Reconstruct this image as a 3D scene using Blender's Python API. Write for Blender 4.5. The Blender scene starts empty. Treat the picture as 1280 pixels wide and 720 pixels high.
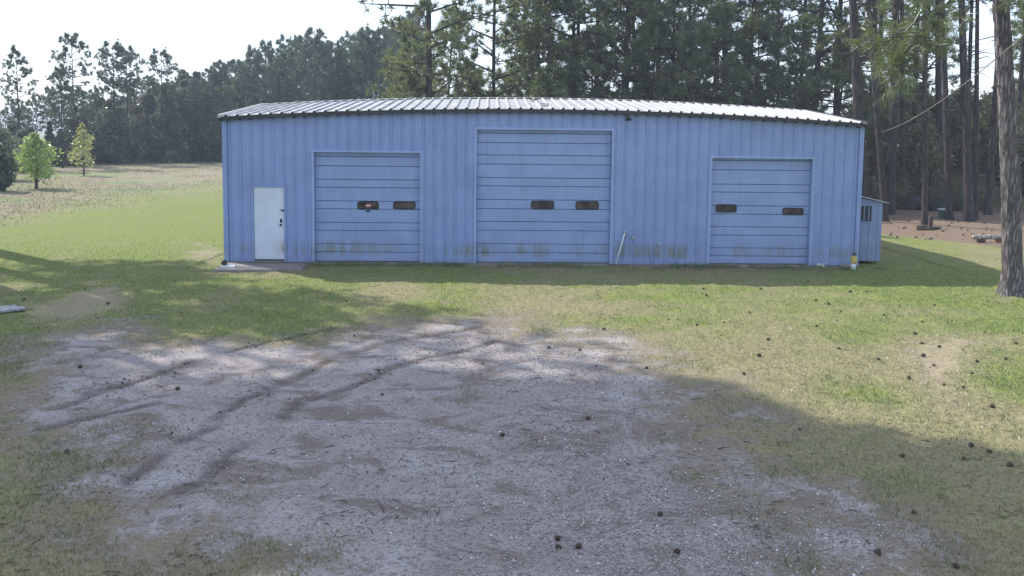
import bpy, math, random
import numpy as np
from mathutils import Matrix, Vector

sc = bpy.context.scene
C = sc.collection
R = math.radians
random.seed(7)
rng = np.random.default_rng(7)

# ------------------------------------------------------------------ camera
CAM_H, FPX, PITCH, ROLL = 3.85, 1070.0, R(5.0), R(0.62)
SHIFT = -(195 - FPX * math.tan(PITCH)) / 1280
cd = bpy.data.cameras.new('camera')
cam = bpy.data.objects.new('camera', cd)
C.objects.link(cam)
cd.sensor_width = 36
cd.lens = 36 * FPX / 1280
cd.shift_y = SHIFT
cd.clip_start, cd.clip_end = 0.1, 3000
MC = Matrix.Translation((0, 0, CAM_H)) @ Matrix.Rotation(math.pi / 2 - PITCH, 4, 'X') @ Matrix.Rotation(ROLL, 4, 'Z')
cam.matrix_world = MC
sc.camera = cam

# ------------------------------------------------------------------ light
SUN = Vector((-4.0, 3.0, 4.6)).normalized()          # towards the sun
EL = math.asin(SUN.z)
AZ = math.atan2(SUN.x, SUN.y)
w = bpy.data.worlds.new('World')
sc.world = w
w.use_nodes = True
nt = w.node_tree
nt.nodes.clear()
sky = nt.nodes.new('ShaderNodeTexSky')
sky.sky_type = 'NISHITA'
sky.sun_disc = False
sky.sun_elevation = EL
sky.sun_rotation = AZ
sky.air_density = 1.0
sky.dust_density = 0.6
sky.ozone_density = 1.5
bg = nt.nodes.new('ShaderNodeBackground')
bg.inputs['Strength'].default_value = 0.118
wo = nt.nodes.new('ShaderNodeOutputWorld')
veil = nt.nodes.new('ShaderNodeMix')                    # thin white overcast veil, the same in every direction
veil.data_type = 'RGBA'
veil.inputs[0].default_value = 0.5
veil.inputs[7].default_value = (6.5, 7.2, 8.8, 1)
nt.links.new(sky.outputs[0], veil.inputs[6])
nt.links.new(veil.outputs[2], bg.inputs[0])
nt.links.new(bg.outputs[0], wo.inputs[0])
sl = bpy.data.lights.new('sun', 'SUN')
sl.energy = 3.6
sl.angle = R(0.55)
sl.color = (1.0, 0.95, 0.87)
so = bpy.data.objects.new('sun', sl)
C.objects.link(so)
so.rotation_euler = SUN.to_track_quat('Z', 'Y').to_euler()
so.location = (-30, 20, 40)
sc.view_settings.view_transform = 'Standard'
sc.view_settings.look = 'None'
sc.view_settings.exposure = 0.95
sc.view_settings.gamma = 1.0
sc.cycles.max_bounces = 6
sc.cycles.diffuse_bounces = 3
sc.cycles.transparent_max_bounces = 4
sc.cycles.use_denoising = True

# ------------------------------------------------------------------ picking points of the place
MCI = np.array(MC.inverted())
MCN = np.array(MC)


def ray(px, py):
    v = np.array([(px - 640) / FPX, -(py - 360 - SHIFT * 1280) / FPX, -1.0])
    return MCN[:3, :3] @ v


def gp(px, py, z=0.0):
    """point of the ground plane seen at a pixel of the 1280 x 720 photograph"""
    d = ray(px, py)
    t = (z - CAM_H) / d[2]
    return np.array([d[0] * t, d[1] * t, z])


def at_depth(px, py, y):
    d = ray(px, py)
    t = y / d[1]
    return np.array([d[0] * t, y, CAM_H + d[2] * t])


A0 = gp(283, 328)
A1 = gp(1070, 333)
FW = float(np.hypot(A1[0] - A0[0], A1[1] - A0[1]))     # facade width
YAW = math.atan2(A1[1] - A0[1], A1[0] - A0[0])
UX = np.array([math.cos(YAW), math.sin(YAW), 0])
UY = np.array([-math.sin(YAW), math.cos(YAW), 0])


def fac(px, py):
    """(u, z) on the facade seen at a pixel"""
    d = ray(px, py)
    o = np.array([0, 0, CAM_H])
    t = ((A0 - o) @ UY) / (d @ UY)
    p = o + d * t
    return float((p - A0) @ UX), float(p[2])


# ------------------------------------------------------------------ numpy noise and terrain
_perm = rng.random((256, 256))


def vnoise(x, y):
    xi, yi = np.floor(x).astype(int), np.floor(y).astype(int)
    xf, yf = x - xi, y - yi
    xf = xf * xf * (3 - 2 * xf)
    yf = yf * yf * (3 - 2 * yf)
    g = lambda a, b: _perm[a & 255, b & 255]
    return ((g(xi, yi) * (1 - xf) + g(xi + 1, yi) * xf) * (1 - yf) + (g(xi, yi + 1) * (1 - xf) + g(xi + 1, yi + 1) * xf) * yf)


def fbm(x, y, s, o=4):
    r = 0
    a = 1.0
    t = 0
    for k in range(o):
        r = r + a * vnoise(x * s + 17.3 * k + 91, y * s + 7.7 * k + 53)
        t += a
        a *= 0.5
        s *= 2.03
    return r / t


def poly(pts):
    return np.array([gp(a, b)[:2] for a, b in pts])


def sdist(P, x, y):
    """signed distance to polygon P, positive inside"""
    d = np.full(x.shape, 1e9)
    ins = np.zeros(x.shape, bool)
    n = len(P)
    for i in range(n):
        a, b = P[i], P[(i + 1) % n]
        ab = b - a
        t = np.clip(((x - a[0]) * ab[0] + (y - a[1]) * ab[1]) / (ab @ ab + 1e-9), 0, 1)
        d = np.minimum(d, np.hypot(x - a[0] - t * ab[0], y - a[1] - t * ab[1]))
        c = (a[1] > y) != (b[1] > y)
        ins ^= c & (x < (b[0] - a[0]) * (y - a[1]) / (b[1] - a[1] + 1e-12) + a[0])
    return np.where(ins, d, -d)


def ldist(L, x, y):
    d = np.full(x.shape, 1e9)
    for i in range(len(L) - 1):
        a, b = L[i], L[i + 1]
        ab = b - a
        t = np.clip(((x - a[0]) * ab[0] + (y - a[1]) * ab[1]) / (ab @ ab + 1e-9), 0, 1)
        d = np.minimum(d, np.hypot(x - a[0] - t * ab[0], y - a[1] - t * ab[1]))
    return d


sm = lambda v, a, b: (lambda t: t * t * (3 - 2 * t))(np.clip((v - a) / (b - a), 0, 1))

GRAVEL = np.vstack([poly([(45, 520), (70, 480), (60, 432), (128, 410), (190, 432), (300, 428), (400, 428), (470, 408), (560, 399), (640, 404),
                          (720, 428), (790, 455), (850, 490), (905, 545), (945, 590), (1010, 640), (1090, 719)]),
                    np.array([[5.0, 3.0], [-2.6, 3.0]]), poly([(290, 719), (215, 660), (140, 610), (120, 560)])])
LAWN_FAR = poly([(-400, 345), (0, 282), (130, 258), (280, 231), (420, 205)])
RUTS = [poly(p) for p in ([(60, 512), (150, 482), (240, 450), (330, 428), (420, 410)],
                          [(165, 602), (240, 545), (310, 500), (400, 455), (480, 428), (600, 408)],
                          [(225, 615), (320, 545), (400, 495), (500, 455), (620, 425)],
                          [(20, 545), (120, 520), (200, 505)])]
DIRT = [poly(p) for p in ([(60, 372), (150, 352), (190, 368), (150, 392), (40, 405), (10, 390)],
                          [(1120, 430), (1200, 428), (1230, 470), (1180, 500), (1125, 465)],
                          [(230, 300), (283, 305), (283, 332), (245, 338)],
                          [(1200, 366), (1260, 358), (1300, 372), (1260, 384)])]
NEEDLE_EDGE = poly([(1098, 292), (1150, 299), (1200, 303), (1270, 312), (1400, 330)])


def ground_z(x, y):
    x = np.asarray(x, float)
    y = np.asarray(y, float)
    far = np.hypot(x, y - 20)
    z = (fbm(x, y, 0.25, 3) - 0.5) * 0.10 * sm(y, 30, 45) + (fbm(x, y, 0.03, 2) - 0.5) * 1.2 * sm(far, 45, 120)
    near = 1 - sm(y, 22, 26)
    z = z + (fbm(x, y, 0.6, 4) - 0.5) * 0.10 * near
    return z


def gz(x, y):
    return float(ground_z(np.array([x]), np.array([y]))[0])


# ------------------------------------------------------------------ materials
M = {}


class NG:
    def __init__(s, name):
        m = bpy.data.materials.new(name)
        m.use_nodes = True
        s.m = m
        s.t = m.node_tree
        s.t.nodes.clear()
        s.out = s.n('OutputMaterial')

    def n(s, kind, **kw):
        nd = s.t.nodes.new('ShaderNode' + kind)
        for k, v in kw.items():
            setattr(nd, k, v)
        return nd

    def l(s, a, b):
        s.t.links.new(a, b)

    def noise(s, scale, detail=4, rough=0.55, vec=None, dist=0.0):
        nd = s.n('TexNoise')
        nd.inputs['Scale'].default_value = scale
        nd.inputs['Detail'].default_value = detail
        nd.inputs['Roughness'].default_value = rough
        nd.inputs['Distortion'].default_value = dist
        if vec is not None:
            s.l(vec, nd.inputs['Vector'])
        return nd.outputs['Fac']

    def ramp(s, f, a, b):
        nd = s.n('MapRange')
        nd.interpolation_type = 'SMOOTHSTEP'
        nd.inputs['From Min'].default_value = a
        nd.inputs['From Max'].default_value = b
        s.l(f, nd.inputs['Value'])
        return nd.outputs[0]

    def math(s, op, a, b=None):
        nd = s.n('Math', operation=op)
        for i, v in enumerate((a, b)):
            if v is None:
                continue
            if isinstance(v, (int, float)):
                nd.inputs[i].default_value = v
            else:
                s.l(v, nd.inputs[i])
        return nd.outputs[0]

    def mix(s, f, a, b, blend='MIX'):
        nd = s.n('Mix', data_type='RGBA', blend_type=blend)
        for key, v in (('Factor', f), ('A', a), ('B', b)):
            i = [q for q in nd.inputs if q.name == key and q.enabled][0]
            if isinstance(v, (int, float)):
                i.default_value = v
            elif isinstance(v, tuple):
                i.default_value = (*v, 1)
            else:
                s.l(v, i)
        return [o for o in nd.outputs if o.enabled][0]

    def attr(s, name):
        nd = s.n('Attribute', attribute_name=name)
        return nd.outputs['Fac']

    def mapping(s, vec, scale):
        nd = s.n('Mapping')
        nd.inputs['Scale'].default_value = scale
        s.l(vec, nd.inputs['Vector'])
        return nd.outputs[0]

    def bsdf(s, col, rough=0.7, metal=0.0, spec=0.5, bump=None, bstr=0.3, bdist=0.02):
        p = s.n('BsdfPrincipled')
        if isinstance(col, tuple):
            p.inputs['Base Color'].default_value = (*col, 1)
        else:
            s.l(col, p.inputs['Base Color'])
        if isinstance(rough, (int, float)):
            p.inputs['Roughness'].default_value = rough
        else:
            s.l(rough, p.inputs['Roughness'])
        p.inputs['Metallic'].default_value = metal
        p.inputs['Specular IOR Level'].default_value = spec
        if bump is not None:
            b = s.n('Bump')
            b.inputs['Strength'].default_value = bstr
            b.inputs['Distance'].default_value = bdist
            s.l(bump, b.inputs['Height'])
            s.l(b.outputs[0], p.inputs['Normal'])
        s.l(p.outputs[0], s.out.inputs[0])
        return p


def paint_mat(name, col, algae=True, rough=0.45, dirt=0.35):
    g = NG(name)
    pos = g.n('NewGeometry').outputs['Position']
    n1 = g.noise(1.2, 4, 0.6, pos)
    st = g.noise(3.0, 4, 0.6, g.mapping(pos, (6, 6, 0.25)))
    dark = tuple(c * 0.72 for c in col)
    lite = tuple(min(1, c * 1.12 + 0.01) for c in col)
    c = g.mix(g.ramp(n1, 0.3, 0.7), lite, col)
    c = g.mix(g.math('MULTIPLY', g.ramp(st, 0.5, 0.8), dirt), c, dark)
    if algae:
        sp = g.n('SeparateXYZ')
        g.l(pos, sp.inputs[0])
        z = g.math('ADD', sp.outputs[2], g.math('MULTIPLY', g.noise(2.5, 4, 0.7, pos), 0.35))
        band = g.math('MULTIPLY', g.ramp(z, 0.30, 0.52), g.math('SUBTRACT', 1.0, g.ramp(z, 0.55, 0.95)))
        big = g.ramp(g.noise(0.9, 2, 0.5, g.mapping(pos, (1, 1, 0.05))), 0.34, 0.66)
        streak = g.ramp(g.noise(7, 5, 0.7, g.mapping(pos, (1, 1, 0.12))), 0.34, 0.6)
        c = g.mix(g.math('MULTIPLY', g.math('MULTIPLY', g.math('MULTIPLY', band, big), streak), 0.8), c, (0.17, 0.18, 0.105))
        c = g.mix(g.math('MULTIPLY', g.math('SUBTRACT', 1.0, g.ramp(z, 0.18, 0.4)), 0.3), c, (0.20, 0.20, 0.22))
    g.bsdf(c, rough, 0.0, 0.4, g.noise(14, 3, 0.5, pos), 0.06, 0.01)
    M[name] = g.m


def flat(name, col, rough=0.6, metal=0.0, var=0.25, scale=20, bump=0.15, spec=0.5):
    g = NG(name)
    tc = g.n('TexCoord').outputs['Object']
    n = g.noise(scale, 4, 0.6, tc)
    c = g.mix(g.ramp(n, 0.3, 0.7), tuple(x * (1 - var) for x in col), tuple(min(1, x * (1 + var)) for x in col))
    g.bsdf(c, rough, metal, spec, n, bump, 0.01)
    M[name] = g.m


BLUE = (0.205, 0.283, 0.495)
paint_mat('blue_paint', BLUE)
paint_mat('door_paint', (0.215, 0.293, 0.49), rough=0.5, dirt=0.45)
paint_mat('trim_paint', (0.25, 0.34, 0.55), rough=0.5)
paint_mat('white_door', (0.52, 0.58, 0.68), rough=0.45, dirt=0.15)
paint_mat('shed_paint', (0.19, 0.26, 0.41), rough=0.6)
flat('dark_trim', (0.035, 0.032, 0.035), 0.6)
flat('black_rubber', (0.012, 0.012, 0.014), 0.5)
flat('black_metal', (0.02, 0.02, 0.022), 0.4, 0.3)
flat('white_pvc', (0.62, 0.65, 0.68), 0.4, 0, 0.12)
flat('grey_metal', (0.35, 0.37, 0.40), 0.4, 0.6)
flat('yellow_foam', (0.48, 0.36, 0.10), 0.9, 0, 0.35, 25, 0.8)
flat('red_print', (0.45, 0.05, 0.04), 0.6)
flat('cable_rubber', (0.24, 0.22, 0.19), 0.6, 0, 0.3, 8)
flat('green_plastic', (0.07, 0.11, 0.09), 0.5)
flat('dark_wood', (0.055, 0.04, 0.03), 0.9, 0, 0.5, 25, 0.6)
flat('grey_plank', (0.28, 0.28, 0.30), 0.9, 0, 0.3, 12, 0.4)
flat('cone_brown', (0.06, 0.04, 0.028), 0.85, 0, 0.5, 60, 0.4)
flat('rust_brown', (0.14, 0.07, 0.035), 0.9, 0, 0.5, 30, 0.4)
flat('white_rag', (0.6, 0.6, 0.6), 0.8, 0, 0.2)
flat('black_tarp', (0.005, 0.006, 0.009), 0.38, 0, 0.3, 6, 0.5, 0.3)


def glass_mat():
    g = NG('window_glass')
    n = g.noise(3.5, 3, 0.5, g.n('NewGeometry').outputs['Position'])
    g.bsdf(g.mix(g.ramp(n, 0.4, 0.6), (0.015, 0.015, 0.018), (0.085, 0.07, 0.065)), 0.06, 0, 0.5)
    M['window_glass'] = g.m


glass_mat()


def roof_mat():
    g = NG('roof_metal')
    pos = g.n('TexCoord').outputs['Object']
    n = g.noise(1.3, 5, 0.65, pos)
    st = g.noise(2.5, 4, 0.6, g.mapping(pos, (5, 0.3, 1)))
    c = g.mix(g.ramp(n, 0.35, 0.7), (0.33, 0.34, 0.355), (0.46, 0.46, 0.46))
    c = g.mix(g.math('MULTIPLY', g.ramp(st, 0.5, 0.75), 0.45), c, (0.27, 0.265, 0.26))
    sp = g.n('SeparateXYZ')
    g.l(pos, sp.inputs[0])
    eave = g.math('SUBTRACT', 1.0, g.ramp(sp.outputs[1], -0.2, 0.9))
    rust = g.math('MULTIPLY', g.ramp(g.noise(1.9, 5, 0.7, pos), 0.56, 0.68), eave)
    c = g.mix(g.math('MULTIPLY', rust, 0.8), c, (0.16, 0.10, 0.06))
    g.bsdf(c, 0.45, 0.15, 0.5, n, 0.05, 0.02)
    M['roof_metal'] = g.m


roof_mat()


def concrete_mat():
    g = NG('concrete')
    pos = g.n('NewGeometry').outputs['Position']
    n = g.noise(4, 6, 0.65, pos)
    c = g.mix(g.ramp(n, 0.3, 0.7), (0.17, 0.155, 0.148), (0.28, 0.26, 0.25))
    c = g.mix(g.math('MULTIPLY', g.ramp(g.noise(0.8, 3, 0.6, pos), 0.5, 0.65), 0.5), c, (0.17, 0.12, 0.09))
    g.bsdf(c, 0.9, 0, 0.3, n, 0.3, 0.02)
    M['concrete'] = g.m


concrete_mat()


def bark_mat(name, a, b, scale=1.0, bs=0.8):
    g = NG(name)
    pos = g.n('TexCoord').outputs['Object']
    v = g.mapping(pos, (10 * scale, 10 * scale, 1.5 * scale))
    vo = g.n('TexVoronoi', feature='DISTANCE_TO_EDGE')
    vo.inputs['Scale'].default_value = 1.0
    nn = g.noise(2.0, 4, 0.6, v)
    add = g.n('VectorMath', operation='ADD')
    cmb = g.n('CombineXYZ')
    for i in range(3):
        g.l(nn, cmb.inputs[i])
    g.l(v, add.inputs[0])
    g.l(cmb.outputs[0], add.inputs[1])
    g.l(add.outputs[0], vo.inputs['Vector'])
    e = g.ramp(vo.outputs['Distance'], 0.0, 0.30)
    c = g.mix(g.noise(5, 4, 0.6, v), a, b)
    c = g.mix(e, tuple(x * 0.5 for x in a), c)
    rnd = g.n('ObjectInfo').outputs['Random']
    c = g.mix(g.math('MULTIPLY', rnd, 0.35), c, (0.05, 0.04, 0.04))
    g.bsdf(c, 0.92, 0, 0.2, e, bs, 0.03)
    M[name] = g.m


bark_mat('pine_bark', (0.072, 0.060, 0.058), (0.145, 0.122, 0.118))
bark_mat('near_bark', (0.17, 0.15, 0.15), (0.36, 0.33, 0.325), 1.3, 0.9)
bark_mat('pale_bark', (0.45, 0.42, 0.38), (0.6, 0.57, 0.52), 0.8)


def leaf_mat(name, cols, trans=0.35, dead=None, gloss=0.07):
    g = NG(name)
    isl = g.n('NewGeometry').outputs['Random Per Island']
    obj = g.n('ObjectInfo').outputs['Random']
    pos = g.n('TexCoord').outputs['Object']
    c = g.mix(isl, cols[0], cols[1])
    c = g.mix(g.math('MULTIPLY', obj, 0.75), c, cols[2])
    if dead:
        c = g.mix(g.math('MULTIPLY', g.ramp(g.noise(0.55, 3, 0.6, pos), 0.55, 0.68), 0.7), c, dead)
    d = g.n('BsdfDiffuse')
    g.l(c, d.inputs[0])
    t = g.n('BsdfTranslucent')
    g.l(g.mix(1.0, c, (1.0, 1.0, 0.6), 'MULTIPLY'), t.inputs[0])
    mx = g.n('MixShader')
    mx.inputs[0].default_value = trans
    g.l(d.outputs[0], mx.inputs[1])
    g.l(t.outputs[0], mx.inputs[2])
    gl = g.n('BsdfGlossy')
    gl.inputs['Roughness'].default_value = 0.42
    gl.inputs['Color'].default_value = (0.9, 0.95, 1.0, 1)
    m2 = g.n('MixShader')
    m2.inputs[0].default_value = gloss
    g.l(mx.outputs[0], m2.inputs[1])
    g.l(gl.outputs[0], m2.inputs[2])
    g.l(m2.outputs[0], g.out.inputs[0])
    M[name] = g.m


leaf_mat('pine_needles', [(0.115, 0.155, 0.075), (0.165, 0.21, 0.095), (0.16, 0.17, 0.095)], 0.5, (0.15, 0.10, 0.06))
leaf_mat('bough_needles', [(0.10, 0.135, 0.05), (0.19, 0.22, 0.09), (0.14, 0.17, 0.06)], 0.45)
leaf_mat('far_needles', [(0.075, 0.115, 0.075), (0.115, 0.155, 0.090), (0.10, 0.12, 0.09)], 0.4)
leaf_mat('dense_leaves', [(0.075, 0.115, 0.070), (0.115, 0.155, 0.085), (0.155, 0.145, 0.105)], 0.4, (0.12, 0.10, 0.07))
leaf_mat('scrub_leaves', [(0.17, 0.16, 0.085), (0.28, 0.23, 0.14), (0.17, 0.21, 0.09)], 0.5)
leaf_mat('spring_leaves', [(0.26, 0.36, 0.12), (0.38, 0.48, 0.18), (0.32, 0.42, 0.14)], 0.5)
leaf_mat('lime_leaves', [(0.34, 0.37, 0.13), (0.46, 0.46, 0.2), (0.4, 0.42, 0.15)], 0.45)
leaf_mat('grass_green', [(0.08, 0.135, 0.03), (0.165, 0.22, 0.06), (0.12, 0.17, 0.04)], 0.35)
leaf_mat('grass_dry', [(0.15, 0.135, 0.065), (0.28, 0.255, 0.135), (0.21, 0.195, 0.10)], 0.3)
leaf_mat('straw_brown', [(0.17, 0.10, 0.055), (0.28, 0.18, 0.10), (0.2, 0.13, 0.07)], 0.2)


def stone_mat():
    g = NG('gravel_stone')
    isl = g.n('NewGeometry').outputs['Random Per Island']
    c = g.mix(g.ramp(isl, 0.0, 1.0), (0.20, 0.18, 0.17), (0.37, 0.34, 0.325))
    c = g.mix(g.ramp(isl, 0.965, 0.975), c, (0.6, 0.59, 0.57))
    g.bsdf(c, 0.85, 0, 0.3)
    M['gravel_stone'] = g.m


stone_mat()


def ground_mat():
    g = NG('ground_soil')
    pos = g.n('TexCoord').outputs['Object']
    big = g.noise(0.35, 4, 0.6, pos)
    mid = g.noise(1.6, 5, 0.65, pos)
    fine = g.noise(14, 5, 0.7, pos)
    vfine = g.noise(60, 3, 0.7, pos)
    # lawn
    dry = g.mix(g.ramp(fine, 0.3, 0.7), (0.155, 0.140, 0.075), (0.275, 0.250, 0.140))
    dry = g.mix(g.math('MULTIPLY', g.ramp(mid, 0.5, 0.72), 0.55), dry, (0.20, 0.145, 0.090))
    grn = g.mix(g.ramp(fine, 0.3, 0.7), (0.090, 0.128, 0.028), (0.215, 0.248, 0.072))
    gm = g.math('ADD', g.math('ADD', g.attr('green'), g.math('MULTIPLY', g.math('SUBTRACT', big, 0.5), 0.9)), g.math('MULTIPLY', g.math('SUBTRACT', mid, 0.5), 1.7))
    gm = g.math('ADD', gm, g.math('MULTIPLY', g.math('SUBTRACT', fine, 0.5), 2.4))
    c = g.mix(g.ramp(gm, 0.05, 0.95), dry, grn)
    # rough field
    fld = g.mix(g.ramp(mid, 0.35, 0.65), (0.185, 0.150, 0.105), (0.26, 0.225, 0.155))
    fld = g.mix(g.math('MULTIPLY', g.ramp(g.noise(0.12, 5, 0.65, pos), 0.46, 0.60), 0.7), fld, (0.15, 0.20, 0.085))
    c = g.mix(g.attr('field'), c, fld)
    # gravel
    vo = g.n('TexVoronoi')
    vo.inputs['Scale'].default_value = 55
    g.l(pos, vo.inputs['Vector'])
    gr = g.mix(g.ramp(mid, 0.3, 0.7), g.mix(fine, (0.165, 0.137, 0.125), (0.275, 0.236, 0.218)), g.mix(fine, (0.235, 0.210, 0.200), (0.335, 0.302, 0.29)))
    st = g.n('SeparateColor')
    g.l(vo.outputs['Color'], st.inputs[0])
    gr = g.mix(g.math('MULTIPLY', g.ramp(g.noise(0.7, 4, 0.6, pos), 0.45, 0.62), 0.6), gr,
               g.mix(st.outputs[0], (0.19, 0.175, 0.17), (0.47, 0.45, 0.44)))
    gr = g.mix(g.math('MULTIPLY', g.ramp(vfine, 0.36, 0.66), 0.45), gr, (0.46, 0.44, 0.44))
    gr = g.mix(g.math('MULTIPLY', g.ramp(g.noise(26, 4, 0.75, pos), 0.52, 0.64), 0.6), gr, (0.11, 0.09, 0.082))
    rot = g.n('Mapping')
    rot.inputs['Rotation'].default_value = (0, 0, R(-25))
    rot.inputs['Scale'].default_value = (0.85, 1.35, 1)
    g.l(pos, rot.inputs['Vector'])
    drift = g.ramp(g.noise(1.0, 8, 0.74, rot.outputs[0], 0.7), 0.485, 0.60)
    gr = g.mix(g.math('MULTIPLY', drift, 0.72), gr, g.mix(fine, (0.080, 0.060, 0.047), (0.185, 0.138, 0.108)))
    ga = g.math('ADD', g.attr('gravel'), g.math('MULTIPLY', g.math('SUBTRACT', mid, 0.5), 1.5))
    ga = g.math('ADD', ga, g.math('MULTIPLY', g.math('SUBTRACT', fine, 0.5), 0.9))
    ga = g.math('ADD', ga, g.math('MULTIPLY', g.math('SUBTRACT', big, 0.5), 0.8))
    worn = g.mix(fine, (0.13, 0.105, 0.08), (0.27, 0.225, 0.18))
    c = g.mix(g.math('MULTIPLY', g.ramp(ga, 0.12, 0.45), 0.8), c, worn)
    c = g.mix(g.ramp(ga, 0.38, 0.80), c, gr)
    # ruts, bare dirt
    rt = g.math('MULTIPLY', g.attr('rut'), g.ramp(g.math('ADD', g.math('MULTIPLY', fine, 0.6), g.math('MULTIPLY', mid, 0.4)), 0.30, 0.52))
    c = g.mix(g.math('MULTIPLY', rt, 0.8), c, g.mix(vfine, (0.045, 0.036, 0.034), (0.12, 0.097, 0.088)))
    dt = g.ramp(g.math('ADD', g.attr('dirt'), g.math('MULTIPLY', g.math('SUBTRACT', g.math('MULTIPLY', g.math('ADD', mid, fine), 0.5), 0.5), 2.4)), 0.3, 0.8)
    c = g.mix(g.math('MULTIPLY', dt, 0.55), c, g.mix(fine, (0.24, 0.17, 0.13), (0.42, 0.34, 0.28)))
    # pine needle floor
    nd = g.mix(g.ramp(fine, 0.3, 0.7), (0.125, 0.088, 0.062), (0.240, 0.180, 0.132))
    nd = g.mix(g.math('MULTIPLY', g.ramp(mid, 0.52, 0.7), 0.5), nd, (0.12, 0.075, 0.05))
    na = g.ramp(g.math('ADD', g.attr('needle'), g.math('MULTIPLY', g.math('SUBTRACT', mid, 0.5), 0.9)), 0.35, 0.65)
    c = g.mix(na, c, nd)
    # specks and litter everywhere
    c = g.mix(g.math('MULTIPLY', g.ramp(vfine, 0.54, 0.70), 0.65), c, (0.07, 0.052, 0.04))
    hgt = g.math('ADD', g.math('MULTIPLY', fine, 0.7), g.math('MULTIPLY', vfine, 0.3))
    g.bsdf(c, 0.95, 0, 0.15, hgt, 0.6, 0.035)
    M['ground_soil'] = g.m


ground_mat()


# ------------------------------------------------------------------ mesh helpers
class MB:
    def __init__(s):
        s.v, s.f = [], []

    def quad(s, *p):
        n = len(s.v)
        s.v += [tuple(q) for q in p]
        s.f.append(tuple(range(n, n + len(p))))
        return s

    def box(s, a, b, cx=0.0):
        x0, y0, z0 = a
        x1, y1, z1 = b
        n = len(s.v)
        s.v += [(x0, y0, z0), (x1, y0, z0), (x1, y1, z0), (x0, y1, z0), (x0, y0, z1), (x1, y0, z1), (x1, y1, z1), (x0, y1, z1)]
        s.f += [tuple(n + i for i in q) for q in ((0, 3, 2, 1), (4, 5, 6, 7), (0, 1, 5, 4), (1, 2, 6, 5), (2, 3, 7, 6), (3, 0, 4, 7))]
        return s

    def slab(s, a, b, c=0.01):
        """box whose front (-y) face has chamfered edges"""
        x0, y0, z0 = a
        x1, y1, z1 = b
        n = len(s.v)
        s.v += [(x0, y1, z0), (x1, y1, z0), (x1, y1, z1), (x0, y1, z1), (x0, y0 + c, z0), (x1, y0 + c, z0), (x1, y0 + c, z1), (x0, y0 + c, z1),
                (x0 + c, y0, z0 + c), (x1 - c, y0, z0 + c), (x1 - c, y0, z1 - c), (x0 + c, y0, z1 - c)]
        q = [(3, 2, 1, 0), (8, 9, 10, 11)]
        for i in range(4):
            j = (i + 1) % 4
            q += [(i, j, 4 + j, 4 + i), (4 + i, 4 + j, 8 + j, 8 + i)]
        s.f += [tuple(n + i for i in k) for k in q]
        return s

    def tube(s, pts, rad, sides=8, cap=True):
        pts = [Vector(p) for p in pts]
        n0 = len(s.v)
        k = len(pts)
        prev = None
        for i, p in enumerate(pts):
            d = (pts[min(i + 1, k - 1)] - pts[max(i - 1, 0)]).normalized()
            if prev is None:
                prev = Vector((1, 0, 0)) if abs(d.x) < 0.9 else Vector((0, 1, 0))
            u = (prev - d * prev.dot(d)).normalized()
            v = d.cross(u)
            prev = u
            r = rad[i] if hasattr(rad, '__len__') else rad
            for j in range(sides):
                a = 2 * math.pi * j / sides
                s.v.append(tuple(p + u * (r * math.cos(a)) + v * (r * math.sin(a))))
        for i in range(k - 1):
            for j in range(sides):
                a, b = n0 + i * sides + j, n0 + i * sides + (j + 1) % sides
                s.f.append((a, b, b + sides, a + sides))
        if cap:
            s.f.append(tuple(n0 + j for j in reversed(range(sides))))
            s.f.append(tuple(n0 + (k - 1) * sides + j for j in range(sides)))
        return s

    def blob(s, c, r, seed=0, amp=0.15, seg=10, rings=7):
        rr = random.Random(seed)
        n0 = len(s.v)
        s.v.append((c[0], c[1], c[2] - r[2]))
        for i in range(1, rings):
            th = math.pi * i / rings
            for j in range(seg):
                ph = 2 * math.pi * j / seg
                k = 1 + rr.uniform(-amp, amp)
                s.v.append((c[0] + r[0] * k * math.sin(th) * math.cos(ph), c[1] + r[1] * k * math.sin(th) * math.sin(ph), c[2] - r[2] * k * math.cos(th)))
        s.v.append((c[0], c[1], c[2] + r[2]))
        top = len(s.v) - 1
        for j in range(seg):
            s.f.append((n0, n0 + 1 + (j + 1) % seg, n0 + 1 + j))
            s.f.append((top, top - seg + j, top - seg + (j + 1) % seg))
        for i in range(rings - 2):
            for j in range(seg):
                a, b = n0 + 1 + i * seg + j, n0 + 1 + i * seg + (j + 1) % seg
                s.f.append((a, b, b + seg, a + seg))
        return s

    def mesh(s, name, mat, smooth=False):
        me = bpy.data.meshes.new(name)
        me.from_pydata(s.v, [], s.f)
        me.materials.append(M[mat])
        if smooth:
            me.polygons.foreach_set('use_smooth', [True] * len(me.polygons))
        me.update()
        return me

    def build(s, name, mat, parent=None, smooth=False, kind=None):
        return link(name, s.mesh(name, mat, smooth), parent, kind)


def link(name, me, parent=None, kind=None):
    o = bpy.data.objects.new(name, me)
    C.objects.link(o)
    if parent is not None:
        o.parent = parent
    if kind:
        o['kind'] = kind
    return o


def tag(o, label, cat, group=None):
    o['label'] = label
    o['category'] = cat
    if group:
        o['group'] = group
    return o


def thing(name, label, cat, loc=(0, 0, 0), rz=0.0, group=None):
    o = link(name, None)
    o.location = loc
    o.rotation_euler = (0, 0, rz)
    return tag(o, label, cat, group)


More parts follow.
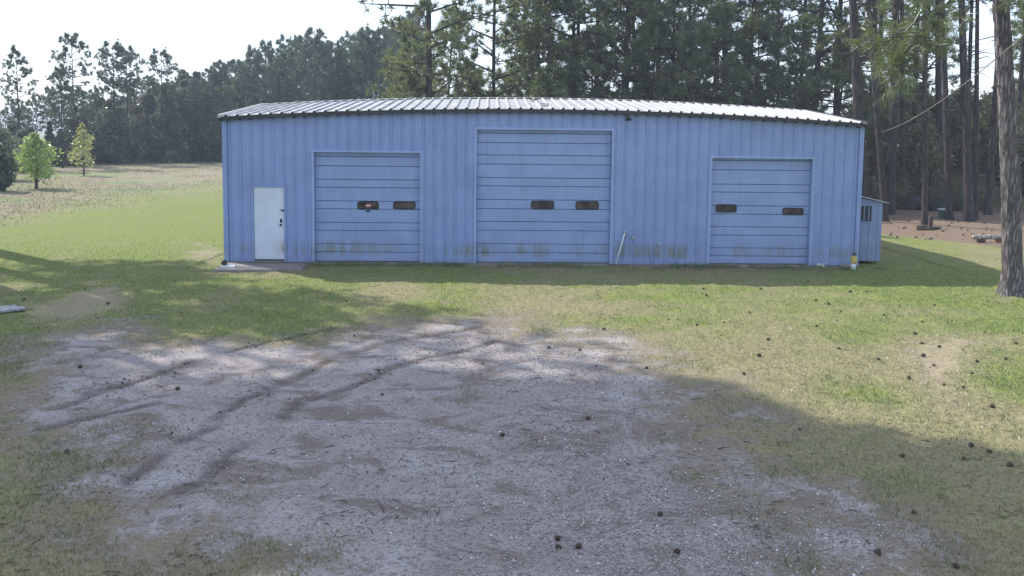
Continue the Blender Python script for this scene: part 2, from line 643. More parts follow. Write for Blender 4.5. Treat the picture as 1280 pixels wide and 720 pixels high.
def np_mesh(name, verts, faces, mat, smooth=False, attrs=None):
    """verts (n,3), faces (m,k) arrays"""
    me = bpy.data.meshes.new(name)
    n, (m, k) = len(verts), faces.shape
    me.vertices.add(n)
    me.vertices.foreach_set('co', np.ascontiguousarray(verts, np.float32).ravel())
    me.loops.add(m * k)
    me.loops.foreach_set('vertex_index', np.ascontiguousarray(faces, np.int32).ravel())
    me.polygons.add(m)
    me.polygons.foreach_set('loop_start', np.arange(m, dtype=np.int32) * k)
    me.polygons.foreach_set('loop_total', np.full(m, k, np.int32))
    if smooth:
        me.polygons.foreach_set('use_smooth', np.ones(m, bool))
    for a, v in (attrs or {}).items():
        at = me.attributes.new(a, 'FLOAT', 'POINT')
        at.data.foreach_set('value', np.ascontiguousarray(v, np.float32))
    me.update(calc_edges=True)
    me.materials.append(M[mat])
    return me


# ------------------------------------------------------------------ ground sheet
def axis(lo, hi, f0, f1, step, grow):
    a = list(np.arange(f0, f1, step))
    s = step
    x = a[-1]
    while x < hi:
        s = min(s * grow, 60)
        x += s
        a.append(x)
    s = step
    x = a[0]
    b = []
    while x > lo:
        s = min(s * grow, 60)
        x -= s
        b.append(x)
    return np.array(b[::-1] + a)


gxs = axis(-900, 900, -12.5, 14.5, 0.055, 1.07)
gys = axis(-60, 1500, 5.8, 25.5, 0.055, 1.05)
GX, GY = np.meshgrid(gxs, gys)
X, Y = GX.ravel(), GY.ravel()


def masks(x, y):
    nz = (fbm(x, y, 0.5, 4) - 0.5) * 2.4
    grav = np.clip(0.5 + (sdist(GRAVEL, x, y) + nz * 0.9) * 0.34, 0, 1) * (y < 26)
    rut = np.zeros_like(x)
    for L in RUTS:
        d = ldist(L, x + (fbm(x, y, 1.3, 2) - 0.5) * 0.3, y)
        rut = np.maximum(rut, 1 - sm(d, 0.03, 0.16))
    rut = rut * sm(fbm(x, y, 1.1, 4), 0.22, 0.44)
    dirt = np.zeros_like(x)
    for P in DIRT:
        dirt = np.maximum(dirt, np.clip(0.5 + (sdist(P, x, y) - 0.25 + nz * 0.7) * 0.45, 0, 1))
    # strip of bare soil and leaf litter along the foot of the wall
    u = (x - A0[0]) * UX[0] + (y - A0[1]) * UX[1]
    vv = (x - A0[0]) * UY[0] + (y - A0[1]) * UY[1]
    foot = (1 - sm(np.abs(vv + 0.3), 0.3, 1.3)) * sm(u, 9, 13) * (1 - sm(u, 17, 19))
    # line where the mown lawn gives way to the rough field
    ex = np.interp(x, LAWN_FAR[np.argsort(LAWN_FAR[:, 0]), 0], LAWN_FAR[np.argsort(LAWN_FAR[:, 0]), 1])
    side = np.where(y > ex, 1.0, -1.0)
    field = sm(side * ldist(LAWN_FAR, x, y) + nz * 0.9 + (fbm(x + 9, y, 0.12, 4) - 0.5) * 9, -3.5, 4.5) * (x < 6)
    nx = np.interp(x, NEEDLE_EDGE[:, 0], NEEDLE_EDGE[:, 1])
    needle = np.clip(0.5 + (y - nx + nz * 0.5) * 0.5, 0, 1) * sm(x, 9, 11)
    needle = np.maximum(needle, sm(y, 38, 44) * sm(x + (y - 40) * 0.25, -8, -2))
    needle = np.maximum(needle, foot * 0.5)
    green = 0.40 + (fbm(x, y, 0.18, 3) - 0.5) * 0.5 + (fbm(x + 40, y, 0.75, 4) - 0.5) * 1.1
    green = green + 0.30 * sm(y, 17, 24) * (1 - sm(x, -9, -6)) + 0.08 * sm(x, 1, 6) * sm(y, 10.5, 14) + 0.25 * sm(y, 23, 28) * (1 - sm(x, -9, -7))
    green = green - 0.34 * (1 - sm(y, 9, 14))
    for (px, py, r, a) in ((1090, 494, 0.7, 0.9), (1130, 350, 2.0, 0.6), (1080, 410, 1.1, 0.5), (560, 342, 1.8, 0.5), (350, 372, 2.4, 0.6), (240, 300, 2.5, 0.5),
                           (1240, 390, 1.6, 0.6), (900, 380, 1.7, 0.35), (130, 560, 0.7, 0.6), (60, 400, 2.0, 0.6), (1180, 345, 2.0, 0.5), (1270, 490, 0.9, 0.5)):
        p = gp(px, py)
        green = green + 0.8 * a * np.exp(-((x - p[0]) ** 2 + ((y - p[1]) * 0.7) ** 2) / (r * r))
    for (px, py, r, a) in ((1010, 450, 2.0, 0.45), (700, 380, 1.6, 0.3), (960, 500, 1.6, 0.35), (480, 365, 1.6, 0.25)):
        p = gp(px, py)
        green = green - a * np.exp(-((x - p[0]) ** 2 + (y - p[1]) ** 2) / (r * r))
    return dict(gravel=grav, rut=rut, dirt=dirt, field=field, needle=np.clip(needle, 0, 1), green=np.clip(green, 0, 1.2))


MK = masks(X, Y)


def relief(x, y, mk):
    z = ground_z(x, y)
    z = z - 0.022 * mk['rut'] * (1 - sm(y, 24, 26))
    lawn = np.clip(1 - mk['gravel'], 0, 1)
    z = z + lawn * (fbm(x, y, 6.0, 2) - 0.5) * 0.05 * (1 - sm(y, 24, 30)) + (fbm(x, y, 2.6, 3) - 0.5) * 0.05 * (1 - sm(y, 24, 30))
    v = (x - A0[0]) * UY[0] + (y - A0[1]) * UY[1]
    return z - 0.05 * sm(v, -2, -0.2) * (v < 14) * (x > -9) * (x < 13)


Z = relief(X, Y, MK)
ny, nx = GX.shape
idx = np.arange(nx * ny).reshape(ny, nx)
F = np.stack([idx[:-1, :-1], idx[:-1, 1:], idx[1:, 1:], idx[1:, :-1]], -1).reshape(-1, 4)
gme = np_mesh('ground', np.stack([X, Y, Z], 1), F, 'ground_soil', True, MK)
ground = link('ground', gme, kind='structure')


def in_view(x, y, m=40):
    P = np.stack([x, y, np.zeros_like(x), np.ones_like(x)], 0)
    c = MCI @ P
    px = 640 + FPX * c[0] / -c[2]
    py = 360 - FPX * c[1] / -c[2] + SHIFT * 1280
    return (c[2] < 0) & (px > -m) & (px < 1280 + m) & (py > 0) & (py < 720 + m)


def scatter(n, y0, y1, power=1.6):
    """random ground points inside the view, denser near the camera"""
    t = rng.random(n)
    a, b = y0 ** (1 - power), y1 ** (1 - power)
    y = (a + t * (b - a)) ** (1 / (1 - power))
    x = (rng.random(n) * 2 - 1) * (y * 0.66 + 0.5)
    k = in_view(x, y)
    u = (x - A0[0]) * UX[0] + (y - A0[1]) * UX[1]
    v = (x - A0[0]) * UY[0] + (y - A0[1]) * UY[1]
    k &= ~((u > -0.1) & (u < FW + 1.1) & (v > -0.1) & (v < 10))
    return x[k], y[k]


def blades(name, x, y, z, hmin, hmax, wid, lean, mat):
    n = len(x)
    a = rng.random(n) * 2 * np.pi
    h = hmin + (hmax - hmin) * rng.random(n)
    wd = wid * (0.6 + 0.8 * rng.random(n))
    la = rng.random(n) * 2 * np.pi
    ll = h * lean * rng.random(n)
    dx, dy = np.cos(a) * wd, np.sin(a) * wd
    v = np.empty((n, 3, 3))
    v[:, 0] = np.stack([x - dx, y - dy, z - 0.01], 1)
    v[:, 1] = np.stack([x + dx, y + dy, z - 0.01], 1)
    v[:, 2] = np.stack([x + np.cos(la) * ll, y + np.sin(la) * ll, z + h], 1)
    return link(name, np_mesh(name, v.reshape(-1, 3), np.arange(n * 3).reshape(-1, 3), mat), kind='stuff')


x, y = scatter(420000, 6.8, 34, 1.5)
mk = masks(x, y)
zz = relief(x, y, mk)
lawn = (rng.random(len(x)) > sm(y, 20, 33)) & (rng.random(len(x)) < 0.5 + 0.5 * sm(y, 9, 14)) & (mk['gravel'] + (fbm(x, y, 1.6, 4) - 0.5) * 1.5 + 0.3 * (rng.random(len(x)) - 0.5) < 0.5) & (mk['needle'] < 0.6) & (mk['dirt'] < 0.6)
tuft = fbm(x, y, 2.2, 3)
gsel = lawn & (rng.random(len(x)) < np.clip((mk['green'] - 0.12) * 1.0 + (tuft - 0.5) * 1.6, 0.06, 1))
blades('grass', x[gsel], y[gsel], zz[gsel], 0.02, 0.065, 0.006, 0.9, 'grass_green')
dsel = lawn & ~gsel & (rng.random(len(x)) < 0.6)
blades('dry_grass', x[dsel], y[dsel], zz[dsel], 0.01, 0.045, 0.006, 1.8, 'grass_dry')
# longer untrimmed grass along the foot of the wall and the pad
n = 5200
u = rng.random(n) * (FW + 0.8)
kk = (fbm(u, u * 0 + 3, 1.1, 3) + 0.15 * rng.random(n) > 0.55)
u = u[kk]
v_ = -0.06 - 0.32 * rng.random(len(u)) ** 2
x, y = A0[0] + UX[0] * u + UY[0] * v_, A0[1] + UX[1] * u + UY[1] * v_
sel = (u > 2.4)
x, y = x[sel], y[sel]
blades('wall_weeds', x, y, relief(x, y, masks(x, y)), 0.05, 0.20, 0.007, 0.7, 'grass_green')
# rough tufts over the far lawn and the field
n = 90000
y = 23 + 83 * rng.random(n) ** 1.5
x = -4 - (y * 0.68 + 4) * rng.random(n)
kk = in_view(x, y) & (x < -8.9) & (rng.random(n) < 0.15 + 0.85 * sm(y, 24, 40)) & (fbm(x, y, 0.16, 4) + 0.35 * (fbm(x, y, 1.4, 3) - 0.5) + 0.12 * rng.random(n) > 0.53)
x, y = x[kk], y[kk]
mk = masks(x, y)
fl = mk['field'] > 0.1 + 0.8 * rng.random(len(x))
z = relief(x, y, mk)
gr_ = rng.random(len(x)) < 0.45
for nm, sl_, mt, h0, h1, wd_ in (('field_grass', fl & ~gr_, 'grass_dry', 0.03, 0.13, 0.018), ('field_weeds', fl & gr_, 'grass_green', 0.03, 0.12, 0.018), ('lawn_tufts', ~fl & (rng.random(len(x)) < 0.18), 'grass_green', 0.01, 0.045, 0.012)):
    blades(nm, x[sl_], y[sl_], z[sl_], h0, h1, wd_, 0.9, mt)
# straw lying in drifts
x, y = scatter(120000, 6.8, 42, 1.4)
mk = masks(x, y)
k = ((mk['needle'] > 0.5) & (rng.random(len(x)) < 0.9)) | ((mk['gravel'] > 0.3) & (fbm(x * 0.7 + y * 0.3, y * 1.6, 1.0, 4) > 0.54) & (rng.random(len(x)) < 0.8))
blades('pine_straw', x[k], y[k], relief(x[k], y[k], {a: b[k] for a, b in mk.items()}), 0.004, 0.02, 0.005, 6.0, 'straw_brown')


def stones(name, n, y1, smin, smax):
    x, y = scatter(n, 6.8, y1, 1.9)
    mk = masks(x, y)
    k = (rng.random(len(x)) < np.clip((mk['gravel'] - 0.35) * 1.5, 0.01, 1) * (0.25 + 0.75 * sm(x + 0.25 * (y - 8), -1.5, 2.5))) & (fbm(x, y, 0.8, 4) + 0.35 * rng.random(len(x)) > 0.46)
    x, y = x[k], y[k]
    z = relief(x, y, {a: b[k] for a, b in mk.items()})
    n = len(x)
    s = smin + (smax - smin) * rng.random(n) ** 3
    base = np.array([(1, 0, 0), (0, 1, 0), (-1, 0, 0), (0, -1, 0), (0, 0, 0.7), (0, 0, -0.7)], float)
    v = base[None] * s[:, None, None] * (0.6 + 0.8 * rng.random((n, 6, 1)))
    a = rng.random(n) * 6.28
    ca, sa = np.cos(a)[:, None], np.sin(a)[:, None]
    vx, vy = v[..., 0] * ca - v[..., 1] * sa, v[..., 0] * sa + v[..., 1] * ca
    vv = np.stack([vx + x[:, None], vy + y[:, None], v[..., 2] + z[:, None] + s[:, None] * 0.3], -1)
    f = np.array([(0, 1, 4), (1, 2, 4), (2, 3, 4), (3, 0, 4), (1, 0, 5), (2, 1, 5), (3, 2, 5), (0, 3, 5)])
    ff = f[None] + (np.arange(n) * 6)[:, None, None]
    link(name, np_mesh(name, vv.reshape(-1, 3), ff.reshape(-1, 3), 'gravel_stone'), kind='stuff')


stones('gravel', 230000, 17, 0.004, 0.019)

# clods of turned soil along the wheel ruts
m = MB()
for L in RUTS[:3]:
    for k in range(170):
        i = rng.integers(0, len(L) - 1)
        q = L[i] + (L[i + 1] - L[i]) * rng.random() + rng.normal(0, 0.16, 2)
        if vnoise(np.array([q[0] * 1.1 + 91]), np.array([q[1] * 1.1 + 53]))[0] < 0.42:
            continue
        r_ = 0.006 + 0.014 * rng.random() ** 3
        z = float(relief(np.array([q[0]]), np.array([q[1]]), masks(np.array([q[0]]), np.array([q[1]])))[0])
        m.blob((q[0], q[1], z + r_ * 0.3), (r_ * 1.3, r_, r_ * 0.8), k, 0.3, 6, 4)
m.build('soil_clods', 'dark_wood', None, False, 'stuff')

# fallen twigs and bits of bark, thicker in drifts
x, y = scatter(2600, 6.8, 30, 1.6)
k = fbm(x, y, 0.7, 3) > 0.52
x, y = x[k], y[k]
zt0 = relief(x, y, masks(x, y))
m = MB()
for a, b, c in zip(x, y, zt0):
    L, an = 0.02 + 0.07 * rng.random() ** 2, rng.random() * 3.14
    dx, dy = L * math.cos(an), L * math.sin(an)
    r_ = 0.002 + 0.003 * rng.random()
    m.tube([(a - dx, b - dy, c + 0.008), (a + 0.15 * dy, b - 0.15 * dx, c + 0.016), (a + dx, b + dy, c + 0.008)], [r_, r_, r_ * 0.5], 4, False)
m.build('twigs', 'dark_wood', None, False, 'stuff')

# ------------------------------------------------------------------ the metal building
bld = thing('metal_building', 'long blue ribbed metal workshop with three overhead doors and a low white roof', 'building', (A0[0], A0[1], 0), YAW)
HW = FW / 2
DEPTH, RIDGE, OVER = 9.2, 0.45, 0.22


def eave(u):
    return 4.22 + 0.31 * (1 - ((u - HW) / HW) ** 2)


def door_rect(a, b, c, d):
    """opening from pixel corners: top left, top right, bottom left, bottom right"""
    pa, pb, pc, pd = fac(*a), fac(*b), fac(*c), fac(*d)
    return (pa[0] + pc[0]) / 2, (pb[0] + pd[0]) / 2, (pa[1] + pb[1]) / 2


OPEN = {'left': door_rect((391, 190), (525, 190), (394, 326), (527, 326)),
        'mid': door_rect((595, 161), (765, 163), (595, 327), (763, 328)),
        'right': door_rect((889, 195), (1016, 200), (886, 329), (1011, 331)),
        'man': door_rect((316, 233), (355, 233), (318, 326), (357, 326))}
TOPS = sorted(OPEN.values())


def rib_profile(u0, width, n=3, base=0.08, top=0.03, h=0.04):
    """(u, height) points of a ribbed sheet"""
    p = [(u0, 0.0)]
    pitch = width / n
    for k in range(n):
        c = u0 + pitch * (k + 0.5)
        p += [(c - base / 2, 0), (c - top / 2, h), (c + top / 2, h), (c + base / 2, 0)]
        m = c + pitch / 2
        if k < n - 1:
            p += [(m - 0.02, 0), (m, 0.006), (m + 0.02, 0)]
    p.append((u0 + width, 0.0))
    return p


def wall_sheet(p, zb, zt, openings=()):
    """ribbed sheet at local y = 0 bulging to -y"""
    pts = list(p)
    for (a, b, _) in openings:
        for e in (a, b):
            for i in range(len(pts) - 1):
                if pts[i][0] + 1e-4 < e < pts[i + 1][0] - 1e-4:
                    t = (e - pts[i][0]) / (pts[i + 1][0] - pts[i][0])
                    pts.insert(i + 1, (e, pts[i][1] * (1 - t) + pts[i + 1][1] * t))
                    break
    m = MB()
    for i in range(len(pts) - 1):
        (ua, ha), (ub, hb) = pts[i], pts[i + 1]
        c = (ua + ub) / 2
        lo = zb
        for (a, b, t) in openings:
            if a < c < b:
                lo = t
        m.quad((ua, -ha, lo), (ub, -hb, lo), (ub, -hb, zt(ub)), (ua, -ha, zt(ua)))
    return m


NPAN = 20
PW = FW / NPAN
for i in range(NPAN):
    off = 0.0015 * (i % 2)
    m = wall_sheet(rib_profile(i * PW, PW), 0.03, lambda u: eave(u) - 0.03, TOPS)
    m.v = [(a, b - off, c) for a, b, c in m.v]
    o = m.build('wall_panel', 'blue_paint', bld)
# end walls and back wall (same sheets)
for (ox, rz, n, wd) in ((0, -math.pi / 2, 10, DEPTH), (FW, math.pi / 2, 10, DEPTH)):
    for i in range(n):
        pw = wd / n

        def zt(s):
            return eave(0) - 0.04 + RIDGE * (1 - abs(s - DEPTH / 2) / (DEPTH / 2))
        m = wall_sheet(rib_profile(i * pw, pw), 0.03, zt)
        o = m.build('wall_panel', 'blue_paint', bld)
        o.location = (ox, DEPTH if ox == 0 else 0, 0)
        o.rotation_euler = (0, 0, rz)
for i in range(NPAN):
    m = wall_sheet(rib_profile(i * PW, PW), 0.03, lambda u: eave(u) - 0.03)
    o = m.build('wall_panel', 'blue_paint', bld)
    o.location = (FW, DEPTH, 0)
    o.rotation_euler = (0, 0, math.pi)
# corner trims, base sill
for cx in (0.0, FW):
    s = -1 if cx == 0 else 1
    MB().box((cx - 0.05 if s < 0 else cx - 0.08, -0.045, 0.02), (cx + 0.08 if s < 0 else cx + 0.05, 0.10, eave(0) - 0.05)).build('corner_trim', 'blue_paint', bld)
MB().box((0.02, 0.02, -0.15), (FW - 0.02, DEPTH - 0.02, 0.028)).build('floor_slab', 'concrete', bld)


# roof sheets
def roof_sheet(i, side):
    p = rib_profile(i * PW - (0.04 if i == 0 else 0), PW + (0.04 if i in (0, NPAN - 1) else 0), 3, 0.095, 0.04, 0.048)
    m = MB()
    rr = random.Random(i * 2 + side)
    dz = rr.uniform(0, 0.006) + 0.002 * (i % 2)
    ys = [-OVER + rr.uniform(-0.015, 0.015), 1.4, 3.0, DEPTH / 2]
    for k in range(3):
        for a in range(len(p) - 1):
            q = []
            for (u, h), yy in ((p[a], ys[k]), (p[a + 1], ys[k]), (p[a + 1], ys[k + 1]), (p[a], ys[k + 1])):
                z = eave(u) + RIDGE * (yy / (DEPTH / 2)) + h + dz
                q.append((u, yy if side == 0 else DEPTH - yy, z))
            m.quad(*(q if side == 0 else q[::-1]))
            # folded lip at the eave
            if k == 0:
                q2 = [(q[0][0], q[0][1], q[0][2] - 0.012), (q[1][0], q[1][1], q[1][2] - 0.012), q[1], q[0]]
                m.quad(*q2)
    return m


for side in (0, 1):
    for i in range(NPAN):
        roof_sheet(i, side).build('roof_panel', 'roof_metal', bld)


def strip(y0, y1, z0, z1, n=24, ext=0.05):
    """trim that follows the bowed eave"""
    m = MB()
    us = np.linspace(-ext, FW + ext, n + 1)
    for a, b in zip(us[:-1], us[1:]):
        ea, eb = eave(min(max(a, 0), FW)), eave(min(max(b, 0), FW))
        P = [(a, y0, ea + z0), (b, y0, eb + z0), (b, y0, eb + z1), (a, y0, ea + z1), (a, y1, ea + z0), (b, y1, eb + z0), (b, y1, eb + z1), (a, y1, ea + z1)]
        for f in ((0, 1, 2, 3), (7, 6, 5, 4), (3, 2, 6, 7), (4, 5, 1, 0)):
            m.quad(*[P[i] for i in f])
    return m


strip(-0.185, -0.05, -0.11, -0.012).build('eave_shade_trim', 'dark_trim', bld)  # trim coloured dark to carry the shadow under the roof edge
strip(DEPTH + 0.05, DEPTH + 0.185, -0.11, -0.012).build('eave_shade_trim', 'dark_trim', bld)
tab = MB().box((-0.028, -0.195, -0.155), (0.028, -0.035, -0.112)).mesh('closure_shade_tab', 'dark_trim')  # dark tabs for the rib closures together with their shadows
for k in range(60):
    u = FW * (k + 0.5) / 60
    o = link('closure_shade_tab', tab, bld)
    o.location = (u, 0, eave(u))
# ridge cap and rake trims
m = MB()
us = np.linspace(-0.04, FW + 0.04, 25)
for a, b in zip(us[:-1], us[1:]):
    za, zb = eave(min(max(a, 0), FW)) + RIDGE + 0.05, eave(min(max(b, 0), FW)) + RIDGE + 0.05
    for s in (-1, 1):
        q = [(a, DEPTH / 2 + s * 0.17, za - 0.016), (b, DEPTH / 2 + s * 0.17, zb - 0.016), (b, DEPTH / 2, zb), (a, DEPTH / 2, za)]
        m.quad(*(q if s < 0 else q[::-1]))
m.build('ridge_cap', 'roof_metal', bld)
for cx in (-0.075, FW + 0.075):
    m = MB()
    for ya, yb, za, zb in ((-OVER, DEPTH / 2, -RIDGE * OVER / (DEPTH / 2), RIDGE), (DEPTH / 2, DEPTH + OVER, RIDGE, -RIDGE * OVER / (DEPTH / 2))):
        e = eave(0)
        w0, w1 = cx - 0.035, cx + 0.035
        P = [(w0, ya, e + za - 0.12), (w1, ya, e + za - 0.12), (w1, ya, e + za + 0.055), (w0, ya, e + za + 0.055),
             (w0, yb, e + zb - 0.12), (w1, yb, e + zb - 0.12), (w1, yb, e + zb + 0.055), (w0, yb, e + zb + 0.055)]
        for f in ((0, 1, 2, 3), (7, 6, 5, 4), (3, 2, 6, 7), (4, 5, 1, 0), (0, 3, 7, 4), (1, 5, 6, 2)):
            m.quad(*[P[i] for i in f])
    m.build('rake_trim', 'roof_metal' if cx < 0 else 'dark_trim', bld)
MB().box((-0.12, -OVER - 0.03, eave(0) - 0.16), (-0.02, -0.02, eave(0) - 0.055)).build('gutter_end', 'dark_trim', bld)

# patches and blemishes on the roof near the middle
for px, py in ((675, 124), (683, 131)):
    u, _ = fac(px, 130)
    yy = 3.4 if py < 126 else 1.2
    z = eave(u) + RIDGE * yy / (DEPTH / 2) + 0.052
    MB().box((u - 0.13, yy - 0.2, z), (u + 0.13, yy + 0.2, z + 0.012)).build('roof_patch', 'dark_trim', bld)


# overhead doors
def rounded(cx, cz, hw, hh, r, n=5):
    o = []
    for k, (sx, sz) in enumerate(((1, 1), (-1, 1), (-1, -1), (1, -1))):
        for j in range(n):
            a = math.pi / 2 * (k + j / (n - 1))
            o.append((cx + sx * (hw - r) + r * math.cos(a), cz + sz * (hh - r) + r * math.sin(a)))
    return o


def door_window(parent, a, b, c, d, label=None):
    u0, z1 = fac(a, b)
    u1, z0 = fac(c, d)
    cx, cz, hw, hh = (u0 + u1) / 2, (z0 + z1) / 2, abs(u1 - u0) / 2, abs(z1 - z0) / 2
    out, inn = rounded(cx, cz, hw, hh, hh * 0.55), rounded(cx, cz, hw - 0.035, hh - 0.035, hh * 0.4)
    m = MB()
    n = len(out)
    yf, yb = 0.098, 0.155
    for i in range(n):
        j = (i + 1) % n
        m.quad((out[i][0], yf, out[i][1]), (out[j][0], yf, out[j][1]), (inn[j][0], yf, inn[j][1]), (inn[i][0], yf, inn[i][1]))
        m.quad((out[j][0], yf, out[j][1]), (out[i][0], yf, out[i][1]), (out[i][0], yb, out[i][1]), (out[j][0], yb, out[j][1]))
        m.quad((inn[i][0], yf, inn[i][1]), (inn[j][0], yf, inn[j][1]), (inn[j][0], 0.113, inn[j][1]), (inn[i][0], 0.113, inn[i][1]))
    m.build('window_frame', 'black_rubber', parent)
    MB().quad(*[(p[0], 0.112, p[1]) for p in inn[::-1]]).build('window_glass', 'window_glass', parent)
    return cx, cz, hw, hh


def overhead_door(key, lines, wins):
    u0, u1, zt = OPEN[key]
    d = link('overhead_door', None, bld)
    pxm = {'left': 459, 'mid': 680, 'right': 950}[key]
    zs = sorted([fac(pxm, l)[1] for l in lines])
    zs = [0.035] + [z for z in zs if z > 0.12] + [zt + 0.12]
    for k, (za, zb) in enumerate(zip(zs[:-1], zs[1:])):
        rr = random.Random(k * 7 + len(key))
        dy = rr.uniform(-0.003, 0.003)
        MB().slab((u0 + 0.012, 0.118 + dy, za + 0.006), (u1 - 0.012, 0.16, zb - 0.006), 0.012).build('door_panel', 'door_paint', d)
    MB().box((u0 - 0.05, 0.17, 0.03), (u1 + 0.05, 0.19, zt + 0.2)).build('weather_seal', 'black_rubber', d)
    for s, uu in ((-1, u0), (1, u1)):
        MB().box((uu - 0.055, -0.048, 0.03), (uu + 0.012, 0.165, zt + 0.05) if s < 0 else (uu + 0.055, 0.165, zt + 0.05)).build('door_jamb', 'trim_paint', d) if s < 0 else \
            MB().box((uu - 0.012, -0.048, 0.03), (uu + 0.055, 0.165, zt + 0.05)).build('door_jamb', 'trim_paint', d)
    MB().box((u0 - 0.053, -0.050, zt - 0.012), (u1 + 0.053, 0.167, zt + 0.045)).build('door_header', 'trim_paint', d)
    res = [door_window(d, *w_) for w_ in wins]
    MB().box((u0 + 0.02, 0.10, 0.0), (u1 - 0.02, 0.168, 0.04)).build('bottom_seal', 'black_rubber', d)
    return d, res


dl, wl = overhead_door('left', (196, 208, 225, 235, 252, 262, 279, 289, 306, 316), ((446, 252, 473, 262.5), (491, 252, 519, 262)))
overhead_door('mid', (167, 179, 194.5, 206, 223, 233.5, 250.5, 262, 278, 289, 306, 317), ((664, 251, 693, 262), (720, 251.5, 749, 262.5)))
overhead_door('right', (201, 213, 231, 241, 258, 268.5, 284.5, 295, 311, 321), ((896, 255.5, 922, 266), (980, 260, 1006, 269.5)))
# sticker seen behind the first pane, lock below it
cx, cz, hw, hh = wl[0]
MB().box((cx - 0.08, 0.1085, cz - 0.04), (cx + 0.08, 0.1115, cz + 0.03)).build('window_sticker', 'red_print', dl)
MB().box((cx - 0.06, 0.1060, cz - 0.025), (cx + 0.06, 0.1080, cz + 0.018)).build('window_sticker', 'white_rag', dl)
u, z = fac(459, 264)
MB().box((u - 0.055, 0.085, z - 0.025), (u + 0.055, 0.117, z + 0.02)).build('door_lock', 'black_metal', dl)

# walk door
u0, u1, zt = OPEN['man']
wd = link('walk_door', None, bld)
MB().box((u0 - 0.045, -0.047, 0.03), (u0 + 0.012, 0.09, zt + 0.03)).build('door_jamb', 'blue_paint', wd)
MB().box((u1 - 0.012, -0.047, 0.03), (u1 + 0.045, 0.09, zt + 0.03)).build('door_jamb', 'blue_paint', wd)
MB().box((u0 - 0.043, -0.049, zt - 0.012), (u1 + 0.043, 0.092, zt + 0.032)).build('door_header', 'blue_paint', wd)
MB().slab((u0 + 0.018, -0.012, 0.10), (u1 - 0.018, 0.035, zt - 0.018), 0.004).build('door_leaf', 'white_door', wd)
MB().box((u0 + 0.014, 0.04, 0.03), (u1 - 0.014, 0.05, zt)).build('door_stop', 'black_rubber', wd)
MB().box((u0 + 0.014, -0.03, 0.03), (u1 - 0.014, 0.06, 0.055)).build('threshold', 'grey_metal', wd)
hu, hz = fac(351.5, 281)
MB().tube([(hu, -0.012, hz), (hu, -0.05, hz), (hu, -0.055, hz)], [0.018, 0.016, 0.034], 12).tube([(hu, -0.055, hz), (hu, -0.085, hz)], [0.036, 0.03], 12).build('door_knob', 'black_metal', wd)
hu, hz = fac(351.5, 276)
MB().box((hu - 0.028, -0.034, hz - 0.05), (hu + 0.028, -0.0125, hz + 0.06)).build('deadbolt', 'black_metal', wd)
hu, hz = fac(353.5, 262.5)
MB().box((hu - 0.05, -0.062, hz - 0.018), (hu + 0.06, -0.0495, hz + 0.018)).build('hasp', 'black_metal', wd)

# fixtures on the wall
u, z = fac(782, 141)
m = MB().box((u - 0.07, -0.07, z - 0.06), (u + 0.07, -0.033, z + 0.08))
m.tube([(u, -0.06, z), (u + 0.02, -0.16, z - 0.04), (u + 0.05, -0.20, z - 0.14)], 0.014, 8)
m.tube([(u + 0.05, -0.20, z - 0.10), (u + 0.055, -0.22, z - 0.22)], [0.04, 0.09], 10)
m.build('wall_lamp', 'black_metal', bld, True)
ua, za = fac(780.5, 290)
ub, zb = fac(768.5, 328)
MB().tube([(ua, -0.09, za), (ua - 0.01, -0.11, za - 0.03), (ub, -0.24, 0.06)], 0.022, 10).build('drain_pipe', 'white_pvc', bld, True)
MB().tube([(ua, -0.03, za + 0.02), (ua, -0.12, za + 0.02)], 0.045, 10).tube([(ua + 0.02, -0.075, za - 0.18), (ua + 0.02, -0.075, za + 0.07)], 0.02, 8).build('hose_tap', 'grey_metal', bld, True)
for px, py, r in ((791, 297, 0.045), (822, 304.5, 0.04)):
    u, z = fac(px, py)
    MB().box((u - r, -0.085, z - r), (u + r, -0.031, z + r)).tube([(u, -0.085, z), (u, -0.10, z)], r * 0.5, 10).build('outlet_box', 'grey_metal', bld)
ua, za = fac(813.5, 300)
MB().tube([(ua, -0.06, za), (ua, -0.06, 0.02)], 0.012, 8).build('conduit', 'trim_paint', bld, True)

# ------------------------------------------------------------------ lean-to shed on the right end
shed = thing('lean_to_shed', 'small blue lean-to shed with a slatted vent against the right end of the workshop', 'shed', (A0[0], A0[1], 0), YAW)
SX0, SX1, SY0, SY1 = FW + 0.06, FW + 1.06, 0.75, 4.2
n = 4
pw = (SX1 - SX0) / n
for i in range(n):
    p = rib_profile(SX0 + i * pw, pw, 1, 0.05, 0.02, 0.016)
    m = wall_sheet(p, 0.06, lambda u: 2.06 - (u - SX0) * 0.22)
    o = m.build('wall_panel', 'shed_paint', shed)
    o.location = (0, SY0, 0)
for i in range(8):
    pw2 = (SY1 - SY0) / 8
    m = wall_sheet(rib_profile(i * pw2, pw2, 1, 0.05, 0.02, 0.016), 0.06, lambda s: 1.83)
    o = m.build('wall_panel', 'shed_paint', shed)
    o.location = (SX1, SY0, 0)
    o.rotation_euler = (0, 0, math.pi / 2)
MB().box((SX0, SY1 - 0.02, 0.06), (SX1 - 0.01, SY1, 1.84)).build('back_wall', 'shed_paint', shed)
m = MB()
P = [(SX0 - 0.02, SY0 - 0.12, 2.09), (SX1 + 0.14, SY0 - 0.12, 1.82), (SX1 + 0.14, SY1 + 0.1, 1.82), (SX0 - 0.02, SY1 + 0.1, 2.09)]
Q = [(a, b, c + 0.03) for a, b, c in P]
for f in ((3, 2, 1, 0),):
    m.quad(*[P[i] for i in f])
m.quad(*Q)
for i in range(4):
    j = (i + 1) % 4
    m.quad(P[i], P[j], Q[j], Q[i])
m.build('shed_roof', 'grey_metal', shed)
va, vb = SX0 + 0.06, SX0 + 0.66
vt, vbm = 1.74, 1.26
